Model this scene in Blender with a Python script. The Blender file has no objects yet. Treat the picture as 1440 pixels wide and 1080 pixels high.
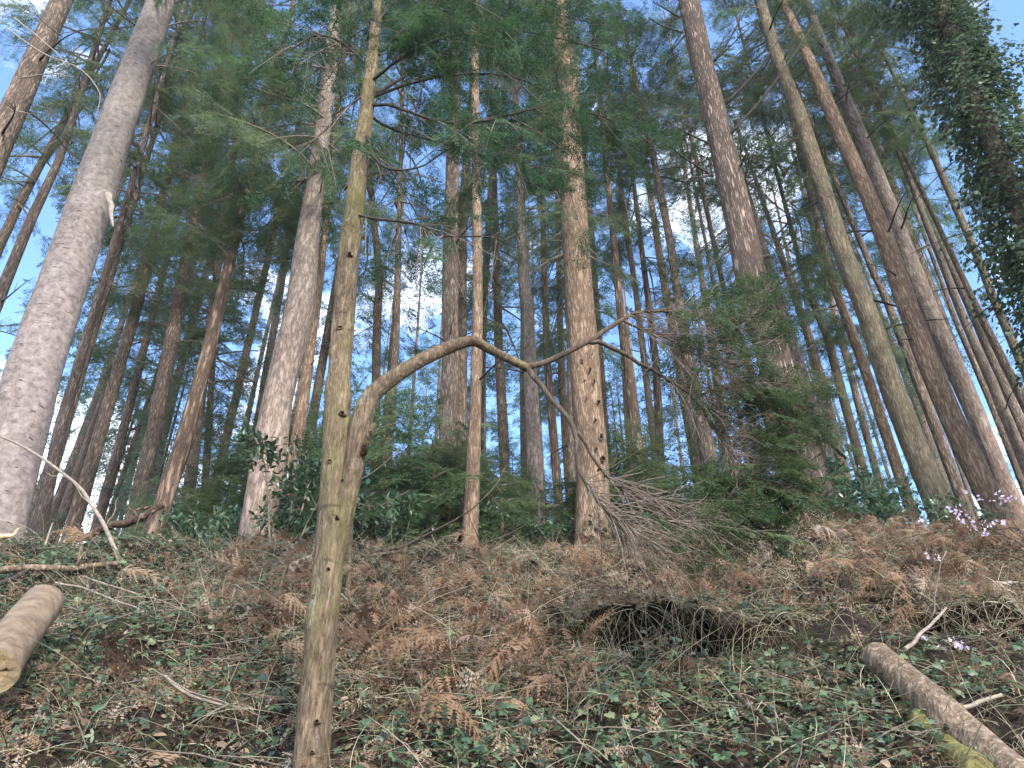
import bpy, math, random
import numpy as np
from mathutils import Vector, Matrix
R = math.radians
S = bpy.context.scene
COL = S.collection
random.seed(7)
RNG = np.random.default_rng(7)

# ------------------------------------------------------------------ camera, sky, sun, exposure
F, PITCH = 1081.0, R(33.0)
CAM = np.array([0.0, 0.0, 1.6])
SP, CP = math.sin(PITCH), math.cos(PITCH)
cd = bpy.data.cameras.new('camera'); cam = bpy.data.objects.new('camera', cd); COL.objects.link(cam)
cam.location = CAM; cam.rotation_euler = (R(90) + PITCH, 0, 0)
cd.sensor_width = 36; cd.lens = F / 1440 * 36; cd.clip_start = .05; cd.clip_end = 3000
S.camera = cam

SUN_ELEV, SUN_AZ = R(34), R(156)           # azimuth clockwise from +Y: the sun stands behind the camera, to its right
W = bpy.data.worlds.new('World'); S.world = W; W.use_nodes = True
nt = W.node_tree; N = nt.nodes; L = nt.links; N.clear()
out = N.new('ShaderNodeOutputWorld'); bg = N.new('ShaderNodeBackground'); L.new(bg.outputs[0], out.inputs[0])
sky = N.new('ShaderNodeTexSky'); sky.sky_type = 'NISHITA'; sky.sun_disc = False
sky.sun_elevation = SUN_ELEV; sky.sun_rotation = SUN_AZ; sky.dust_density = 1.0; sky.ozone_density = 6.0
tc = N.new('ShaderNodeTexCoord'); mp = N.new('ShaderNodeMapping'); mp.inputs['Scale'].default_value = (1, 1, 1.6)
mp.inputs['Location'].default_value = (.35, .1, .2)
nz = N.new('ShaderNodeTexNoise'); nz.inputs['Scale'].default_value = 3.6; nz.inputs['Detail'].default_value = 9; nz.inputs['Roughness'].default_value = .62
rp = N.new('ShaderNodeValToRGB'); rp.color_ramp.elements[0].position = .54; rp.color_ramp.elements[1].position = .74
rp.color_ramp.elements[0].color = (0, 0, 0, 1); rp.color_ramp.elements[1].color = (1, 1, 1, 1)
sx = N.new('ShaderNodeSeparateXYZ'); hr = N.new('ShaderNodeMapRange')      # paler, cloudier sky low down
hr.inputs[1].default_value = .5; hr.inputs[2].default_value = .2; hr.inputs[3].default_value = 0; hr.inputs[4].default_value = .17
ad = N.new('ShaderNodeMath'); ad.operation = 'ADD'
mx = N.new('ShaderNodeMix'); mx.data_type = 'RGBA'; mx.inputs[7].default_value = (9.0, 9.4, 10.0, 1)
L.new(tc.outputs['Generated'], mp.inputs[0]); L.new(mp.outputs[0], nz.inputs['Vector'])
L.new(tc.outputs['Generated'], sx.inputs[0]); L.new(sx.outputs[2], hr.inputs[0])
L.new(nz.outputs[0], ad.inputs[0]); L.new(hr.outputs[0], ad.inputs[1]); L.new(ad.outputs[0], rp.inputs[0])
L.new(rp.outputs[0], mx.inputs[0]); L.new(sky.outputs[0], mx.inputs[6]); L.new(mx.outputs[2], bg.inputs[0])
bg.inputs[1].default_value = .145

sd = bpy.data.lights.new('sun', 'SUN'); so = bpy.data.objects.new('sun', sd); COL.objects.link(so)
sd.energy = 1.6; sd.angle = R(9); sd.color = (1.0, .94, .86)
sdir = Vector((math.sin(SUN_AZ) * math.cos(SUN_ELEV), math.cos(SUN_AZ) * math.cos(SUN_ELEV), math.sin(SUN_ELEV)))
so.rotation_euler = sdir.to_track_quat('Z', 'Y').to_euler()
S.view_settings.view_transform = 'Standard'; S.view_settings.look = 'None'; S.view_settings.gamma = 1
S.view_settings.exposure = 2.05
S.cycles.max_bounces = 6; S.cycles.diffuse_bounces = 4; S.cycles.transmission_bounces = 4; S.cycles.transparent_max_bounces = 4

# ------------------------------------------------------------------ helpers
def ray(px, py):
    u, v = (px - 720) / F, -(py - 540) / F
    return np.array([u, CP - v * SP, SP + v * CP])
def at(px, py, y):                       # the point on a picture ray at distance y north of the camera
    d = ray(px, py); return CAM + d * (y / d[1])
def depth(p):
    q = p - CAM; return q[1] * CP + q[2] * SP
def project(P):
    q = P - CAM; z = q[..., 1] * CP + q[..., 2] * SP
    return 720 + F * q[..., 0] / z, 540 - F * (q[..., 2] * CP - q[..., 1] * SP) / z

def _hash(ix, iy, iz, seed):
    h = (ix * 374761393 + iy * 668265263 + iz * 2147483647 + seed * 974634777) & 0xFFFFFFFF
    h = ((h ^ (h >> 13)) * 1274126177) & 0xFFFFFFFF
    return ((h ^ (h >> 16)) & 0xFFFF) / 65535.0
def vnoise(x, y, z=0.0, seed=0):
    x, y, z = np.broadcast_arrays(np.asarray(x, float), np.asarray(y, float), np.asarray(z, float))
    ix, iy, iz = (np.floor(a).astype(np.int64) for a in (x, y, z))
    fx, fy, fz = x - ix, y - iy, z - iz
    fx, fy, fz = (t * t * (3 - 2 * t) for t in (fx, fy, fz))
    r = 0
    for a in (0, 1):
        for b in (0, 1):
            for c in (0, 1):
                r = r + _hash(ix + a, iy + b, iz + c, seed) * (fx if a else 1 - fx) * (fy if b else 1 - fy) * (fz if c else 1 - fz)
    return r * 2 - 1
def fbm(x, y, z=0.0, oct=4, seed=0):
    s, a, f = 0, .5, 1
    for k in range(oct):
        s = s + a * vnoise(np.asarray(x) * f, np.asarray(y) * f, np.asarray(z) * f, seed + k); a *= .5; f *= 2.03
    return s

class MB:
    """collects faces (tris and quads) with a material slot and a 0..1 random value each, then links ONE mesh object"""
    def __init__(s): s.v = []; s.f = []; s.n = 0
    def add(s, v, f, mat=0, var=None):
        v = np.asarray(v, np.float32).reshape(-1, 3); f = np.asarray(f, np.int64)
        if len(f) == 0: return
        if var is None: var = random.random()
        s.v.append(v); s.f.append((f + s.n, np.full(len(f), mat, np.int32), np.broadcast_to(np.asarray(var, np.float32), (len(f),)))); s.n += len(v)
    def mesh(s, name, mats, smooth=True):
        me = bpy.data.meshes.new(name)
        V = np.concatenate(s.v); me.vertices.add(len(V)); me.vertices.foreach_set('co', V.ravel())
        loops = np.concatenate([f.ravel() for f, _, _ in s.f]).astype(np.int32)
        tot = np.concatenate([np.full(len(f), f.shape[1], np.int32) for f, _, _ in s.f])
        st = np.concatenate([[0], np.cumsum(tot)[:-1]]).astype(np.int32)
        me.loops.add(len(loops)); me.loops.foreach_set('vertex_index', loops)
        me.polygons.add(len(tot)); me.polygons.foreach_set('loop_start', st)
        try: me.polygons.foreach_set('loop_total', tot)
        except Exception: pass
        me.polygons.foreach_set('material_index', np.concatenate([m for _, m, _ in s.f]))
        me.polygons.foreach_set('use_smooth', np.full(len(tot), smooth))
        at_ = me.attributes.new('var', 'FLOAT', 'FACE'); at_.data.foreach_set('value', np.concatenate([x for _, _, x in s.f]).astype(np.float32))
        for m in mats: me.materials.append(m)
        me.update(calc_edges=True)
        return me
    def build(s, name, mats, parent=None, loc=None, smooth=True):
        o = bpy.data.objects.new(name, s.mesh(name, mats if isinstance(mats, (list, tuple)) else [mats], smooth))
        COL.objects.link(o)
        if parent is not None: o.parent = parent
        if loc is not None: o.location = loc
        return o
def tag(o, label=None, cat=None, group=None, kind=None):
    for k, v in (('label', label), ('category', cat), ('group', group), ('kind', kind)):
        if v: o[k] = v
    return o
def thing(name, loc, label, cat, group=None):
    o = bpy.data.objects.new(name, None); COL.objects.link(o); o.location = [float(c) for c in loc]; o.empty_display_size = .2
    return tag(o, label, cat, group)

def frames(P):
    P = np.asarray(P, float); T = np.gradient(P, axis=0); T /= np.linalg.norm(T, axis=1)[:, None] + 1e-9
    a = np.array([0, 0, 1.]) if abs(T[0][2]) < .9 else np.array([1., 0, 0])
    u = np.cross(a, T[0]); u /= np.linalg.norm(u); U = [u]
    for t in T[1:]:
        u = U[-1] - t * np.dot(U[-1], t); U.append(u / (np.linalg.norm(u) + 1e-9))
    U = np.array(U); return T, U, np.cross(T, U)
def tube(P, r, k=6, rough=0.0, freq=8.0, seed=0, cap=True):
    P = np.asarray(P, float); n = len(P); r = np.broadcast_to(np.asarray(r, float), (n,))
    T, U, V = frames(P); a = np.linspace(0, 2 * math.pi, k, endpoint=False)
    rr = np.repeat(r[:, None], k, 1)
    if rough:
        s = np.concatenate([[0], np.cumsum(np.linalg.norm(np.diff(P, axis=0), axis=1))])
        rr = rr * (1 + rough * fbm(np.cos(a)[None] * 1.6 + seed * 3.1, np.sin(a)[None] * 1.6, s[:, None] * freq, 4, seed))
    X = P[:, None] + rr[..., None] * (np.cos(a)[None, :, None] * U[:, None] + np.sin(a)[None, :, None] * V[:, None])
    i = np.arange(n - 1)[:, None] * k; j = np.arange(k)[None]; j2 = (j + 1) % k
    q = np.stack([i + j, i + j2, i + k + j2, i + k + j], -1).reshape(-1, 4)
    v = X.reshape(-1, 3)
    if cap:
        v = np.concatenate([v, P[:1], P[-1:]]); jj = np.arange(k); b = n * k
        t = np.concatenate([np.stack([np.full(k, b), (jj + 1) % k, jj], -1), np.stack([np.full(k, b + 1), (n - 1) * k + jj, (n - 1) * k + (jj + 1) % k], -1)])
        return v, q, t
    return v, q, None
def add_tube(mb, P, r, k=6, mat=0, var=None, **kw):
    v, q, t = tube(P, r, k, **kw); n0 = mb.n; mb.add(v, q, mat, var)
    if t is not None: mb.f.append((t + n0, np.full(len(t), mat, np.int32), np.full(len(t), .5, np.float32)))
def smooth_path(P, n):
    P = np.asarray(P, float)
    if len(P) == 2: return P[0] + (P[1] - P[0]) * np.linspace(0, 1, n)[:, None]
    Q = np.concatenate([[2 * P[0] - P[1]], P, [2 * P[-1] - P[-2]]]); o = []
    for s in np.linspace(0, len(P) - 1 - 1e-6, n):
        i = int(s); t = s - i; a, b, c, d = Q[i:i + 4]
        o.append(.5 * (2 * b + (c - a) * t + (2 * a - 5 * b + 4 * c - d) * t * t + (3 * b - a - 3 * c + d) * t ** 3))
    return np.array(o)

def basis(X, up=(0, 0, 1), roll=None):
    """rotation matrices (n,3,3), columns x (along X), y, z"""
    X = np.asarray(X, float); X = X / (np.linalg.norm(X, axis=1)[:, None] + 1e-9)
    up = np.broadcast_to(np.asarray(up, float), X.shape)
    Y = np.cross(up, X); nn = np.linalg.norm(Y, axis=1)[:, None]; Y = np.where(nn < 1e-3, np.array([0, 1., 0]), Y / (nn + 1e-9))
    Z = np.cross(X, Y)
    if roll is not None:
        c, s = np.cos(roll)[:, None], np.sin(roll)[:, None]; Y, Z = Y * c + Z * s, Z * c - Y * s
    return np.stack([X, Y, Z], -1)
def stamp(mb, tv, tf, pos, rot, scale, mat=0, var=None):
    """n copies of a template inside one mesh (needles of a crown, leaves of the ground cover)"""
    n = len(pos)
    if n == 0: return
    scale = np.asarray(scale, float)
    if scale.ndim == 1: scale = scale[:, None]
    v = np.einsum('nij,nkj->nki', rot, tv[None] * scale[:, None, :] if scale.shape[1] == 3 else tv[None] * scale[:, :, None]) + np.asarray(pos)[:, None]
    f = tf[None] + (np.arange(n) * len(tv))[:, None, None]
    if var is None: var = RNG.random(n)
    mb.add(v.reshape(-1, 3), f.reshape(-1, tf.shape[1]), mat, np.repeat(var, len(tf)))

# ------------------------------------------------------------------ materials
def nodes(name):
    m = bpy.data.materials.new(name); m.use_nodes = True; n = m.node_tree.nodes; n.clear(); return m, n, m.node_tree.links
def ramp(n, stops):
    r = n.new('ShaderNodeValToRGB'); e = r.color_ramp.elements
    while len(e) < len(stops): e.new(.5)
    for k, (p, c) in enumerate(stops): e[k].position = p; e[k].color = (*c, 1)
    return r
def mixc(n, l, fac, a, b, blend='MIX'):
    m = n.new('ShaderNodeMix'); m.data_type = 'RGBA'; m.blend_type = blend
    for s, k in ((fac, 0), (a, 6), (b, 7)):
        if isinstance(s, (int, float)): m.inputs[k].default_value = s
        elif isinstance(s, tuple): m.inputs[k].default_value = (*s, 1)
        else: l.new(s, m.inputs[k])
    return m.outputs[2]
def leaf_mat(name, stops, trans=.35, rough=.5, spec=.3, patch=0):
    m, n, l = nodes(name)
    a = n.new('ShaderNodeAttribute'); a.attribute_name = 'var'; r = ramp(n, stops); l.new(a.outputs['Fac'], r.inputs[0])
    oi = n.new('ShaderNodeObjectInfo'); hs = n.new('ShaderNodeHueSaturation')
    mr = n.new('ShaderNodeMapRange'); mr.inputs[3].default_value = .75; mr.inputs[4].default_value = 1.3; l.new(oi.outputs['Random'], mr.inputs[0])
    mh = n.new('ShaderNodeMapRange'); mh.inputs[3].default_value = .485; mh.inputs[4].default_value = .53; l.new(oi.outputs['Random'], mh.inputs[0])
    l.new(r.outputs[0], hs.inputs['Color']); l.new(mr.outputs[0], hs.inputs['Value']); l.new(mh.outputs[0], hs.inputs['Hue'])
    p = n.new('ShaderNodeBsdfPrincipled'); p.inputs['Roughness'].default_value = rough; p.inputs['Specular IOR Level'].default_value = spec
    l.new(hs.outputs[0], p.inputs['Base Color']); o = n.new('ShaderNodeOutputMaterial')
    if trans:
        t = n.new('ShaderNodeBsdfTranslucent'); g = n.new('ShaderNodeHueSaturation'); g.inputs['Value'].default_value = 1.5; g.inputs['Hue'].default_value = .485
        l.new(hs.outputs[0], g.inputs['Color']); l.new(g.outputs[0], t.inputs[0])
        x = n.new('ShaderNodeMixShader'); x.inputs[0].default_value = trans; l.new(p.outputs[0], x.inputs[1]); l.new(t.outputs[0], x.inputs[2]); l.new(x.outputs[0], o.inputs[0])
    else: l.new(p.outputs[0], o.inputs[0])
    return m
BARKK = {'silver bark': .40, 'pale bark': .52, 'tan bark': .66, 'dark bark': 1.05, 'brown bark': .85, 'reddish bark': .8, 'furrowed bark': .72, 'mossy bark': .62, 'weathered log bark': .8}
def bark_mat(name, dark, mid, light, vscale=(24, 24, 7), plates=9.0, plate_amt=.5, moss=None, moss_amt=.5, dashes=0.0, bump=.6, lower=None, lichen=.25, streak=.85):
    dark, mid, light = (tuple(x * w_ * BARKK.get(name, .7) for x, w_ in zip(c, (1.08, 1.02, .92))) for c in (dark, mid, light))
    m, n, l = nodes(name)
    t = n.new('ShaderNodeTexCoord'); oi = n.new('ShaderNodeObjectInfo'); va = n.new('ShaderNodeVectorMath'); va.operation = 'ADD'
    sc = n.new('ShaderNodeVectorMath'); sc.operation = 'SCALE'; sc.inputs[3].default_value = 37.0
    cx = n.new('ShaderNodeCombineXYZ')
    for k in range(3): l.new(oi.outputs['Random'], cx.inputs[k])
    l.new(cx.outputs[0], sc.inputs[0]); l.new(t.outputs['Object'], va.inputs[0]); l.new(sc.outputs[0], va.inputs[1]); co = va.outputs[0]
    def mapped(s):
        q = n.new('ShaderNodeMapping'); q.inputs['Scale'].default_value = s; l.new(co, q.inputs[0]); return q.outputs[0]
    def noise(vec, scale, det=6, rgh=.6):
        q = n.new('ShaderNodeTexNoise'); q.inputs['Scale'].default_value = scale; q.inputs['Detail'].default_value = det; q.inputs['Roughness'].default_value = rgh; l.new(vec, q.inputs[0]); return q.outputs[0]
    fine = noise(mapped(vscale), 1.0, 8, .68)
    q = tuple(v * .8 * plates / 10 for v in vscale); rn = noise((lambda vec: vec)(mapped((q[0], q[1], q[2] * .55))), 1.0, 5, .6)
    r1 = n.new('ShaderNodeMath'); r1.operation = 'SUBTRACT'; r1.inputs[1].default_value = .5; l.new(rn, r1.inputs[0])
    r2 = n.new('ShaderNodeMath'); r2.operation = 'ABSOLUTE'; l.new(r1.outputs[0], r2.inputs[0])
    ed = n.new('ShaderNodeMapRange'); ed.inputs[1].default_value = 0; ed.inputs[2].default_value = .17; l.new(r2.outputs[0], ed.inputs[0])
    h = n.new('ShaderNodeMix'); h.inputs[0].default_value = plate_amt; l.new(fine, h.inputs[2]); l.new(ed.outputs[0], h.inputs[3]); hgt = h.outputs[0]
    mean = .5 + .2 * plate_amt
    r = ramp(n, [(mean - .26, dark), (mean - .03, mid), (mean + .22, light)]); l.new(hgt, r.inputs[0]); c = r.outputs[0]
    big = noise(mapped((1, 1, .55)), 2.2, 5, .6)
    g = ramp(n, [(.3, (.68, .66, .66)), (.7, (1.18, 1.16, 1.12))]); l.new(big, g.inputs[0]); c = mixc(n, l, 1.0, c, g.outputs[0], 'MULTIPLY')
    stk = noise(mapped((9, 9, .8)), 1.0, 5, .65); sg = ramp(n, [(.3, (.70, .68, .67)), (.5, (1, 1, 1)), (.72, (1.22, 1.2, 1.18))]); l.new(stk, sg.inputs[0]); c = mixc(n, l, streak, c, sg.outputs[0], 'MULTIPLY')
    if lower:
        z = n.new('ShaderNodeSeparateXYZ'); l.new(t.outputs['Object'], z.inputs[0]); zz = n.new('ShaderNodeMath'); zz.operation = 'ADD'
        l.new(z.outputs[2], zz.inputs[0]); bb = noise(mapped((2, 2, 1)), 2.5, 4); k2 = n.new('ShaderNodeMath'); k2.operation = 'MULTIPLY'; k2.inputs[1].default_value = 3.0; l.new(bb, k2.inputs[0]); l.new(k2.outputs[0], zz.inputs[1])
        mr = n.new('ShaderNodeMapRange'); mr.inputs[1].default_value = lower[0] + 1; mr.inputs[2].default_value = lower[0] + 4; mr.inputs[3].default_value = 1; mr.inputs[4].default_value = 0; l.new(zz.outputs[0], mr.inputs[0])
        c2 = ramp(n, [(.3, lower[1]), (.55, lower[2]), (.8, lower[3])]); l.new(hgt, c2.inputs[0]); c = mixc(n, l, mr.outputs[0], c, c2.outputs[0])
    if lichen:
        ln = noise(mapped((5, 5, 4)), 3.0, 7, .7); lr = ramp(n, [(.58, (0, 0, 0)), (.7, (1, 1, 1))]); l.new(ln, lr.inputs[0])
        lm = n.new('ShaderNodeMath'); lm.operation = 'MULTIPLY'; lm.inputs[1].default_value = lichen; l.new(lr.outputs[0], lm.inputs[0]); c = mixc(n, l, lm.outputs[0], c, (.42, .43, .36))
    if moss:
        mn = noise(mapped((2.2, 2.2, 1.0)), 2.0, 6, .66); mr2 = ramp(n, [(.45, (0, 0, 0)), (.66, (1, 1, 1))]); l.new(mn, mr2.inputs[0])
        mm = n.new('ShaderNodeMath'); mm.operation = 'MULTIPLY'; mm.inputs[1].default_value = moss_amt; l.new(mr2.outputs[0], mm.inputs[0]); c = mixc(n, l, mm.outputs[0], c, moss)
    if dashes:
        dn = noise(mapped((7, 7, 34)), 1.0, 2, .5); dr = ramp(n, [(.66, (0, 0, 0)), (.72, (1, 1, 1))]); l.new(dn, dr.inputs[0])
        dm = n.new('ShaderNodeMath'); dm.operation = 'MULTIPLY'; dm.inputs[1].default_value = dashes; l.new(dr.outputs[0], dm.inputs[0]); c = mixc(n, l, dm.outputs[0], c, tuple(x * .45 for x in dark))
    p = n.new('ShaderNodeBsdfPrincipled'); p.inputs['Roughness'].default_value = .9; p.inputs['Specular IOR Level'].default_value = .15; l.new(c, p.inputs['Base Color'])
    b = n.new('ShaderNodeBump'); b.inputs['Strength'].default_value = bump; b.inputs['Distance'].default_value = .03; l.new(hgt, b.inputs['Height']); l.new(b.outputs[0], p.inputs['Normal'])
    o = n.new('ShaderNodeOutputMaterial'); l.new(p.outputs[0], o.inputs[0]); return m
def plain_mat(name, c1, c2, scale=20, rough=.85, stretch=(1, 1, 1), bump=.3):
    m, n, l = nodes(name)
    t = n.new('ShaderNodeTexCoord'); q = n.new('ShaderNodeMapping'); q.inputs['Scale'].default_value = stretch; l.new(t.outputs['Object'], q.inputs[0])
    z = n.new('ShaderNodeTexNoise'); z.inputs['Scale'].default_value = scale; z.inputs['Detail'].default_value = 7; z.inputs['Roughness'].default_value = .65; l.new(q.outputs[0], z.inputs[0])
    r = ramp(n, [(.3, c1), (.7, c2)]); l.new(z.outputs[0], r.inputs[0])
    p = n.new('ShaderNodeBsdfPrincipled'); p.inputs['Roughness'].default_value = rough; p.inputs['Specular IOR Level'].default_value = .2; l.new(r.outputs[0], p.inputs['Base Color'])
    b = n.new('ShaderNodeBump'); b.inputs['Strength'].default_value = bump; b.inputs['Distance'].default_value = .02; l.new(z.outputs[0], b.inputs['Height']); l.new(b.outputs[0], p.inputs['Normal'])
    o = n.new('ShaderNodeOutputMaterial'); l.new(p.outputs[0], o.inputs[0]); return m

M = {}
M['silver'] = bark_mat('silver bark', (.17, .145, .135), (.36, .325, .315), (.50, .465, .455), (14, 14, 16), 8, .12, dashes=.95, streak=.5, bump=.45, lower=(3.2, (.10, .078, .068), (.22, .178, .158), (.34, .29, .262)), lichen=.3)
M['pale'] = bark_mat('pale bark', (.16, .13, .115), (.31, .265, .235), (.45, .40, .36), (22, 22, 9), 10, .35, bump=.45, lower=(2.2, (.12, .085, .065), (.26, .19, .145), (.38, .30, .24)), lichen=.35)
M['tan'] = bark_mat('tan bark', (.15, .105, .075), (.30, .225, .165), (.42, .335, .26), (26, 26, 8), 12, .45, bump=.6, lichen=.25)
M['furrow'] = bark_mat('furrowed bark', (.10, .078, .066), (.22, .175, .15), (.44, .37, .33), (30, 30, 7), 11, .65, bump=.9, lichen=.2)
M['brown'] = bark_mat('brown bark', (.09, .071, .06), (.205, .165, .137), (.32, .27, .23), (26, 26, 8), 12, .5, bump=.7, lichen=.15)
M['dark'] = bark_mat('dark bark', (.075, .06, .052), (.16, .13, .112), (.26, .22, .19), (26, 26, 8), 12, .5, bump=.7, lichen=.1)
M['red'] = bark_mat('reddish bark', (.085, .062, .05), (.215, .158, .125), (.35, .275, .225), (18, 18, 5), 8, .6, bump=.9, lichen=.2)
M['mossy'] = bark_mat('mossy bark', (.095, .072, .052), (.24, .187, .135), (.36, .295, .22), (60, 60, 20), 10, .3, moss=(.15, .145, .05), moss_amt=.55, dashes=.5, bump=.6, lichen=.3)
M['green'] = bark_mat('algae green bark', (.09, .074, .055), (.195, .162, .12), (.30, .255, .195), (26, 26, 8), 12, .4, moss=(.13, .125, .07), moss_amt=.5, bump=.6, lichen=.2)
M['log'] = bark_mat('weathered log bark', (.15, .115, .085), (.31, .245, .19), (.46, .385, .31), (26, 26, 9), 12, .35, bump=.8, lichen=.1)
M['sawn'] = bark_mat('sawn log bark', (.14, .105, .08), (.26, .205, .16), (.36, .295, .235), (14, 14, 22), 10, .15, bump=.5, lichen=.08, streak=.4)
M['mosslog'] = bark_mat('mossy log bark', (.10, .09, .035), (.27, .24, .10), (.42, .37, .19), (26, 26, 14), 10, .3, moss=(.17, .19, .045), moss_amt=.6, bump=.6, lichen=.1)
M['dead'] = bark_mat('dead branch bark', (.06, .048, .04), (.14, .112, .09), (.25, .21, .175), (40, 40, 8), 30, .3, bump=.4, lichen=.3)
M['darktwig'] = plain_mat('dark twig bark', (.022, .017, .014), (.07, .055, .045), 30)
M['palestick'] = plain_mat('pale stick bark', (.14, .11, .085), (.33, .27, .21), 25, stretch=(1, 1, 1))
M['cut'] = plain_mat('sawn wood', (.14, .10, .06), (.36, .27, .15), 9, bump=.8)
M['splinter'] = plain_mat('split wood', (.42, .25, .12), (.66, .46, .27), 18)
M['twig'] = plain_mat('brown twig bark', (.085, .064, .049), (.22, .175, .135), 20)
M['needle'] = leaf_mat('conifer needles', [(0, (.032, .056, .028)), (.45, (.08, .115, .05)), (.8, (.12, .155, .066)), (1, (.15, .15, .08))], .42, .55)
M['needle_far'] = leaf_mat('distant conifer needles', [(0, (.06, .095, .058)), (.5, (.09, .13, .075)), (1, (.14, .17, .09))], .45, .6)  # lighter than the near needles, in place of light missing deep in the wood
M['yew'] = leaf_mat('dark green needles', [(0, (.026, .052, .022)), (.5, (.06, .10, .038)), (.85, (.105, .15, .058)), (1, (.15, .15, .08))], .45, .45)
M['yewdark'] = leaf_mat('dark hanging needles', [(0, (.015, .032, .015)), (.5, (.034, .063, .026)), (.85, (.066, .105, .04)), (1, (.11, .12, .06))], .38, .5)
M['holly'] = leaf_mat('glossy evergreen leaves', [(0, (.028, .06, .032)), (.6, (.065, .115, .06)), (1, (.11, .16, .085))], .3, .3, .5)
M['ivyleaf'] = leaf_mat('ivy leaves', [(0, (.025, .05, .026)), (.6, (.055, .092, .046)), (1, (.12, .15, .075))], .3, .5, .3)
M['groundleaf'] = leaf_mat('ground ivy leaves', [(0, (.022, .038, .022)), (.45, (.05, .078, .040)), (.75, (.082, .115, .055)), (.9, (.14, .16, .075)), (1, (.15, .115, .07))], .3, .42, .4)
M['bracken'] = leaf_mat('dead bracken', [(0, (.08, .055, .036)), (.3, (.175, .115, .065)), (.55, (.31, .205, .11)), (.8, (.39, .29, .18)), (1, (.47, .39, .29))], .3, .8, .1)
M['straw'] = leaf_mat('dead stems', [(0, (.06, .046, .032)), (.5, (.19, .148, .10)), (1, (.36, .30, .22))], .15, .8, .1)
M['litter'] = leaf_mat('leaf litter', [(0, (.06, .042, .028)), (.6, (.18, .122, .08)), (1, (.33, .25, .17))], .15, .8, .1)
M['petal'] = leaf_mat('pink blossom', [(0, (.46, .34, .45)), (1, (.66, .55, .65))], .4, .6, .2)
def soil():
    m, n, l = nodes('woodland soil'); t = n.new('ShaderNodeTexCoord')
    def noise(s, d=8, r=.65):
        q = n.new('ShaderNodeTexNoise'); q.inputs['Scale'].default_value = s; q.inputs['Detail'].default_value = d; q.inputs['Roughness'].default_value = r; l.new(t.outputs['Object'], q.inputs[0]); return q.outputs[0]
    a = ramp(n, [(.3, (.009, .007, .005)), (.55, (.03, .021, .015)), (.75, (.075, .054, .04))]); f = noise(26); l.new(f, a.inputs[0])
    b = ramp(n, [(.52, (0, 0, 0)), (.68, (1, 1, 1))]); l.new(noise(2.3, 6), b.inputs[0]); bm = n.new('ShaderNodeMath'); bm.operation = 'MULTIPLY'; bm.inputs[1].default_value = .55; l.new(b.outputs[0], bm.inputs[0])
    c = mixc(n, l, bm.outputs[0], a.outputs[0], (.06, .075, .02))
    p = n.new('ShaderNodeBsdfPrincipled'); p.inputs['Roughness'].default_value = .95; p.inputs['Specular IOR Level'].default_value = .1; l.new(c, p.inputs['Base Color'])
    u = n.new('ShaderNodeBump'); u.inputs['Strength'].default_value = .8; u.inputs['Distance'].default_value = .05; l.new(f, u.inputs['Height']); l.new(u.outputs[0], p.inputs['Normal'])
    o = n.new('ShaderNodeOutputMaterial'); l.new(p.outputs[0], o.inputs[0]); return m
M['soil'] = soil()

# ------------------------------------------------------------------ ground: road level, steep bank, undercut, plateau
_py = [-60, .3, 1.0, 2.55, 3.0, 4.5, 6.2, 6.9, 7.8, 12, 60, 500]
_pz = [0, 0, .18, 1.62, 1.94, 2.80, 3.86, 4.08, 4.20, 4.55, 7.0, 30]
def H(x, y):
    x = np.asarray(x, float); y = np.asarray(y, float)
    z = (np.interp(y, _py, _pz) + np.interp(y - .22, _py, _pz) + np.interp(y + .22, _py, _pz)) / 3
    z = z + .36 * np.exp(-((x - 2.9) / 1.5) ** 2 - ((y - 6.5) / .9) ** 2) + .12 * np.exp(-((x + 3.2) / 1.6) ** 2 - ((y - 6.4) / .9) ** 2)
    near = np.clip((y - .8) / 1.2, 0, 1)
    return z + near * (.16 * fbm(x * .9, y * .9, 0, 3, 3) + .12 * fbm(x * 2.6, y * 2.6, 0, 3, 9) + .07 * vnoise(x * 8, y * 8, 0, 12))
def SURF(x, t):
    """surface point: height field plus the undercut lip on the right half of the bank"""
    z = H(x, t); y = np.array(t, float) + 0 * z
    a = np.clip(np.exp(-((x - .95) / .5) ** 2) * 1.1 + .95 * np.exp(-((x - 2.8) / .38) ** 2), 0, 1.1) * (.85 + .25 * vnoise(x * 2.0, 5.5, 0, 4))
    lip = 4.68 + .10 * vnoise(x * 2.1, 1.7, 0, 8)
    d = y - lip
    hol = np.where(d < 0, np.exp(-((d + .19) / .20) ** 2), 0); bul = np.where(d >= 0, np.exp(-(d / .30) ** 2), 0)
    y2 = y + a * (.72 * hol - .20 * bul); z2 = z - a * .05 * hol + a * .10 * bul
    return np.stack([x + 0 * y2, y2, z2], -1)
def grid_axis(lo, hi, dlo, dhi, step, grow=1.25):
    c = list(np.arange(dlo, dhi + 1e-6, step)); s = step
    while c[-1] < hi: s *= grow; c.append(c[-1] + s)
    s = step
    while c[0] > lo: s *= grow; c.insert(0, c[0] - s)
    return np.array(c)
gx, gt = grid_axis(-400, 400, -6.2, 6.2, .035), grid_axis(-60, 500, 1.2, 8.2, .035)
X, T = np.meshgrid(gx, gt, indexing='ij'); G = SURF(X, T)
b = MB(); nx, ny = X.shape; i, j = np.meshgrid(np.arange(nx - 1), np.arange(ny - 1), indexing='ij'); q = (i * ny + j)
b.add(G.reshape(-1, 3), np.stack([q, q + ny, q + ny + 1, q + 1], -1).reshape(-1, 4))
tag(b.build('ground', M['soil']), 'steep woodland bank of dark soil under ivy and dead bracken', 'ground', kind='structure')

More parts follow.
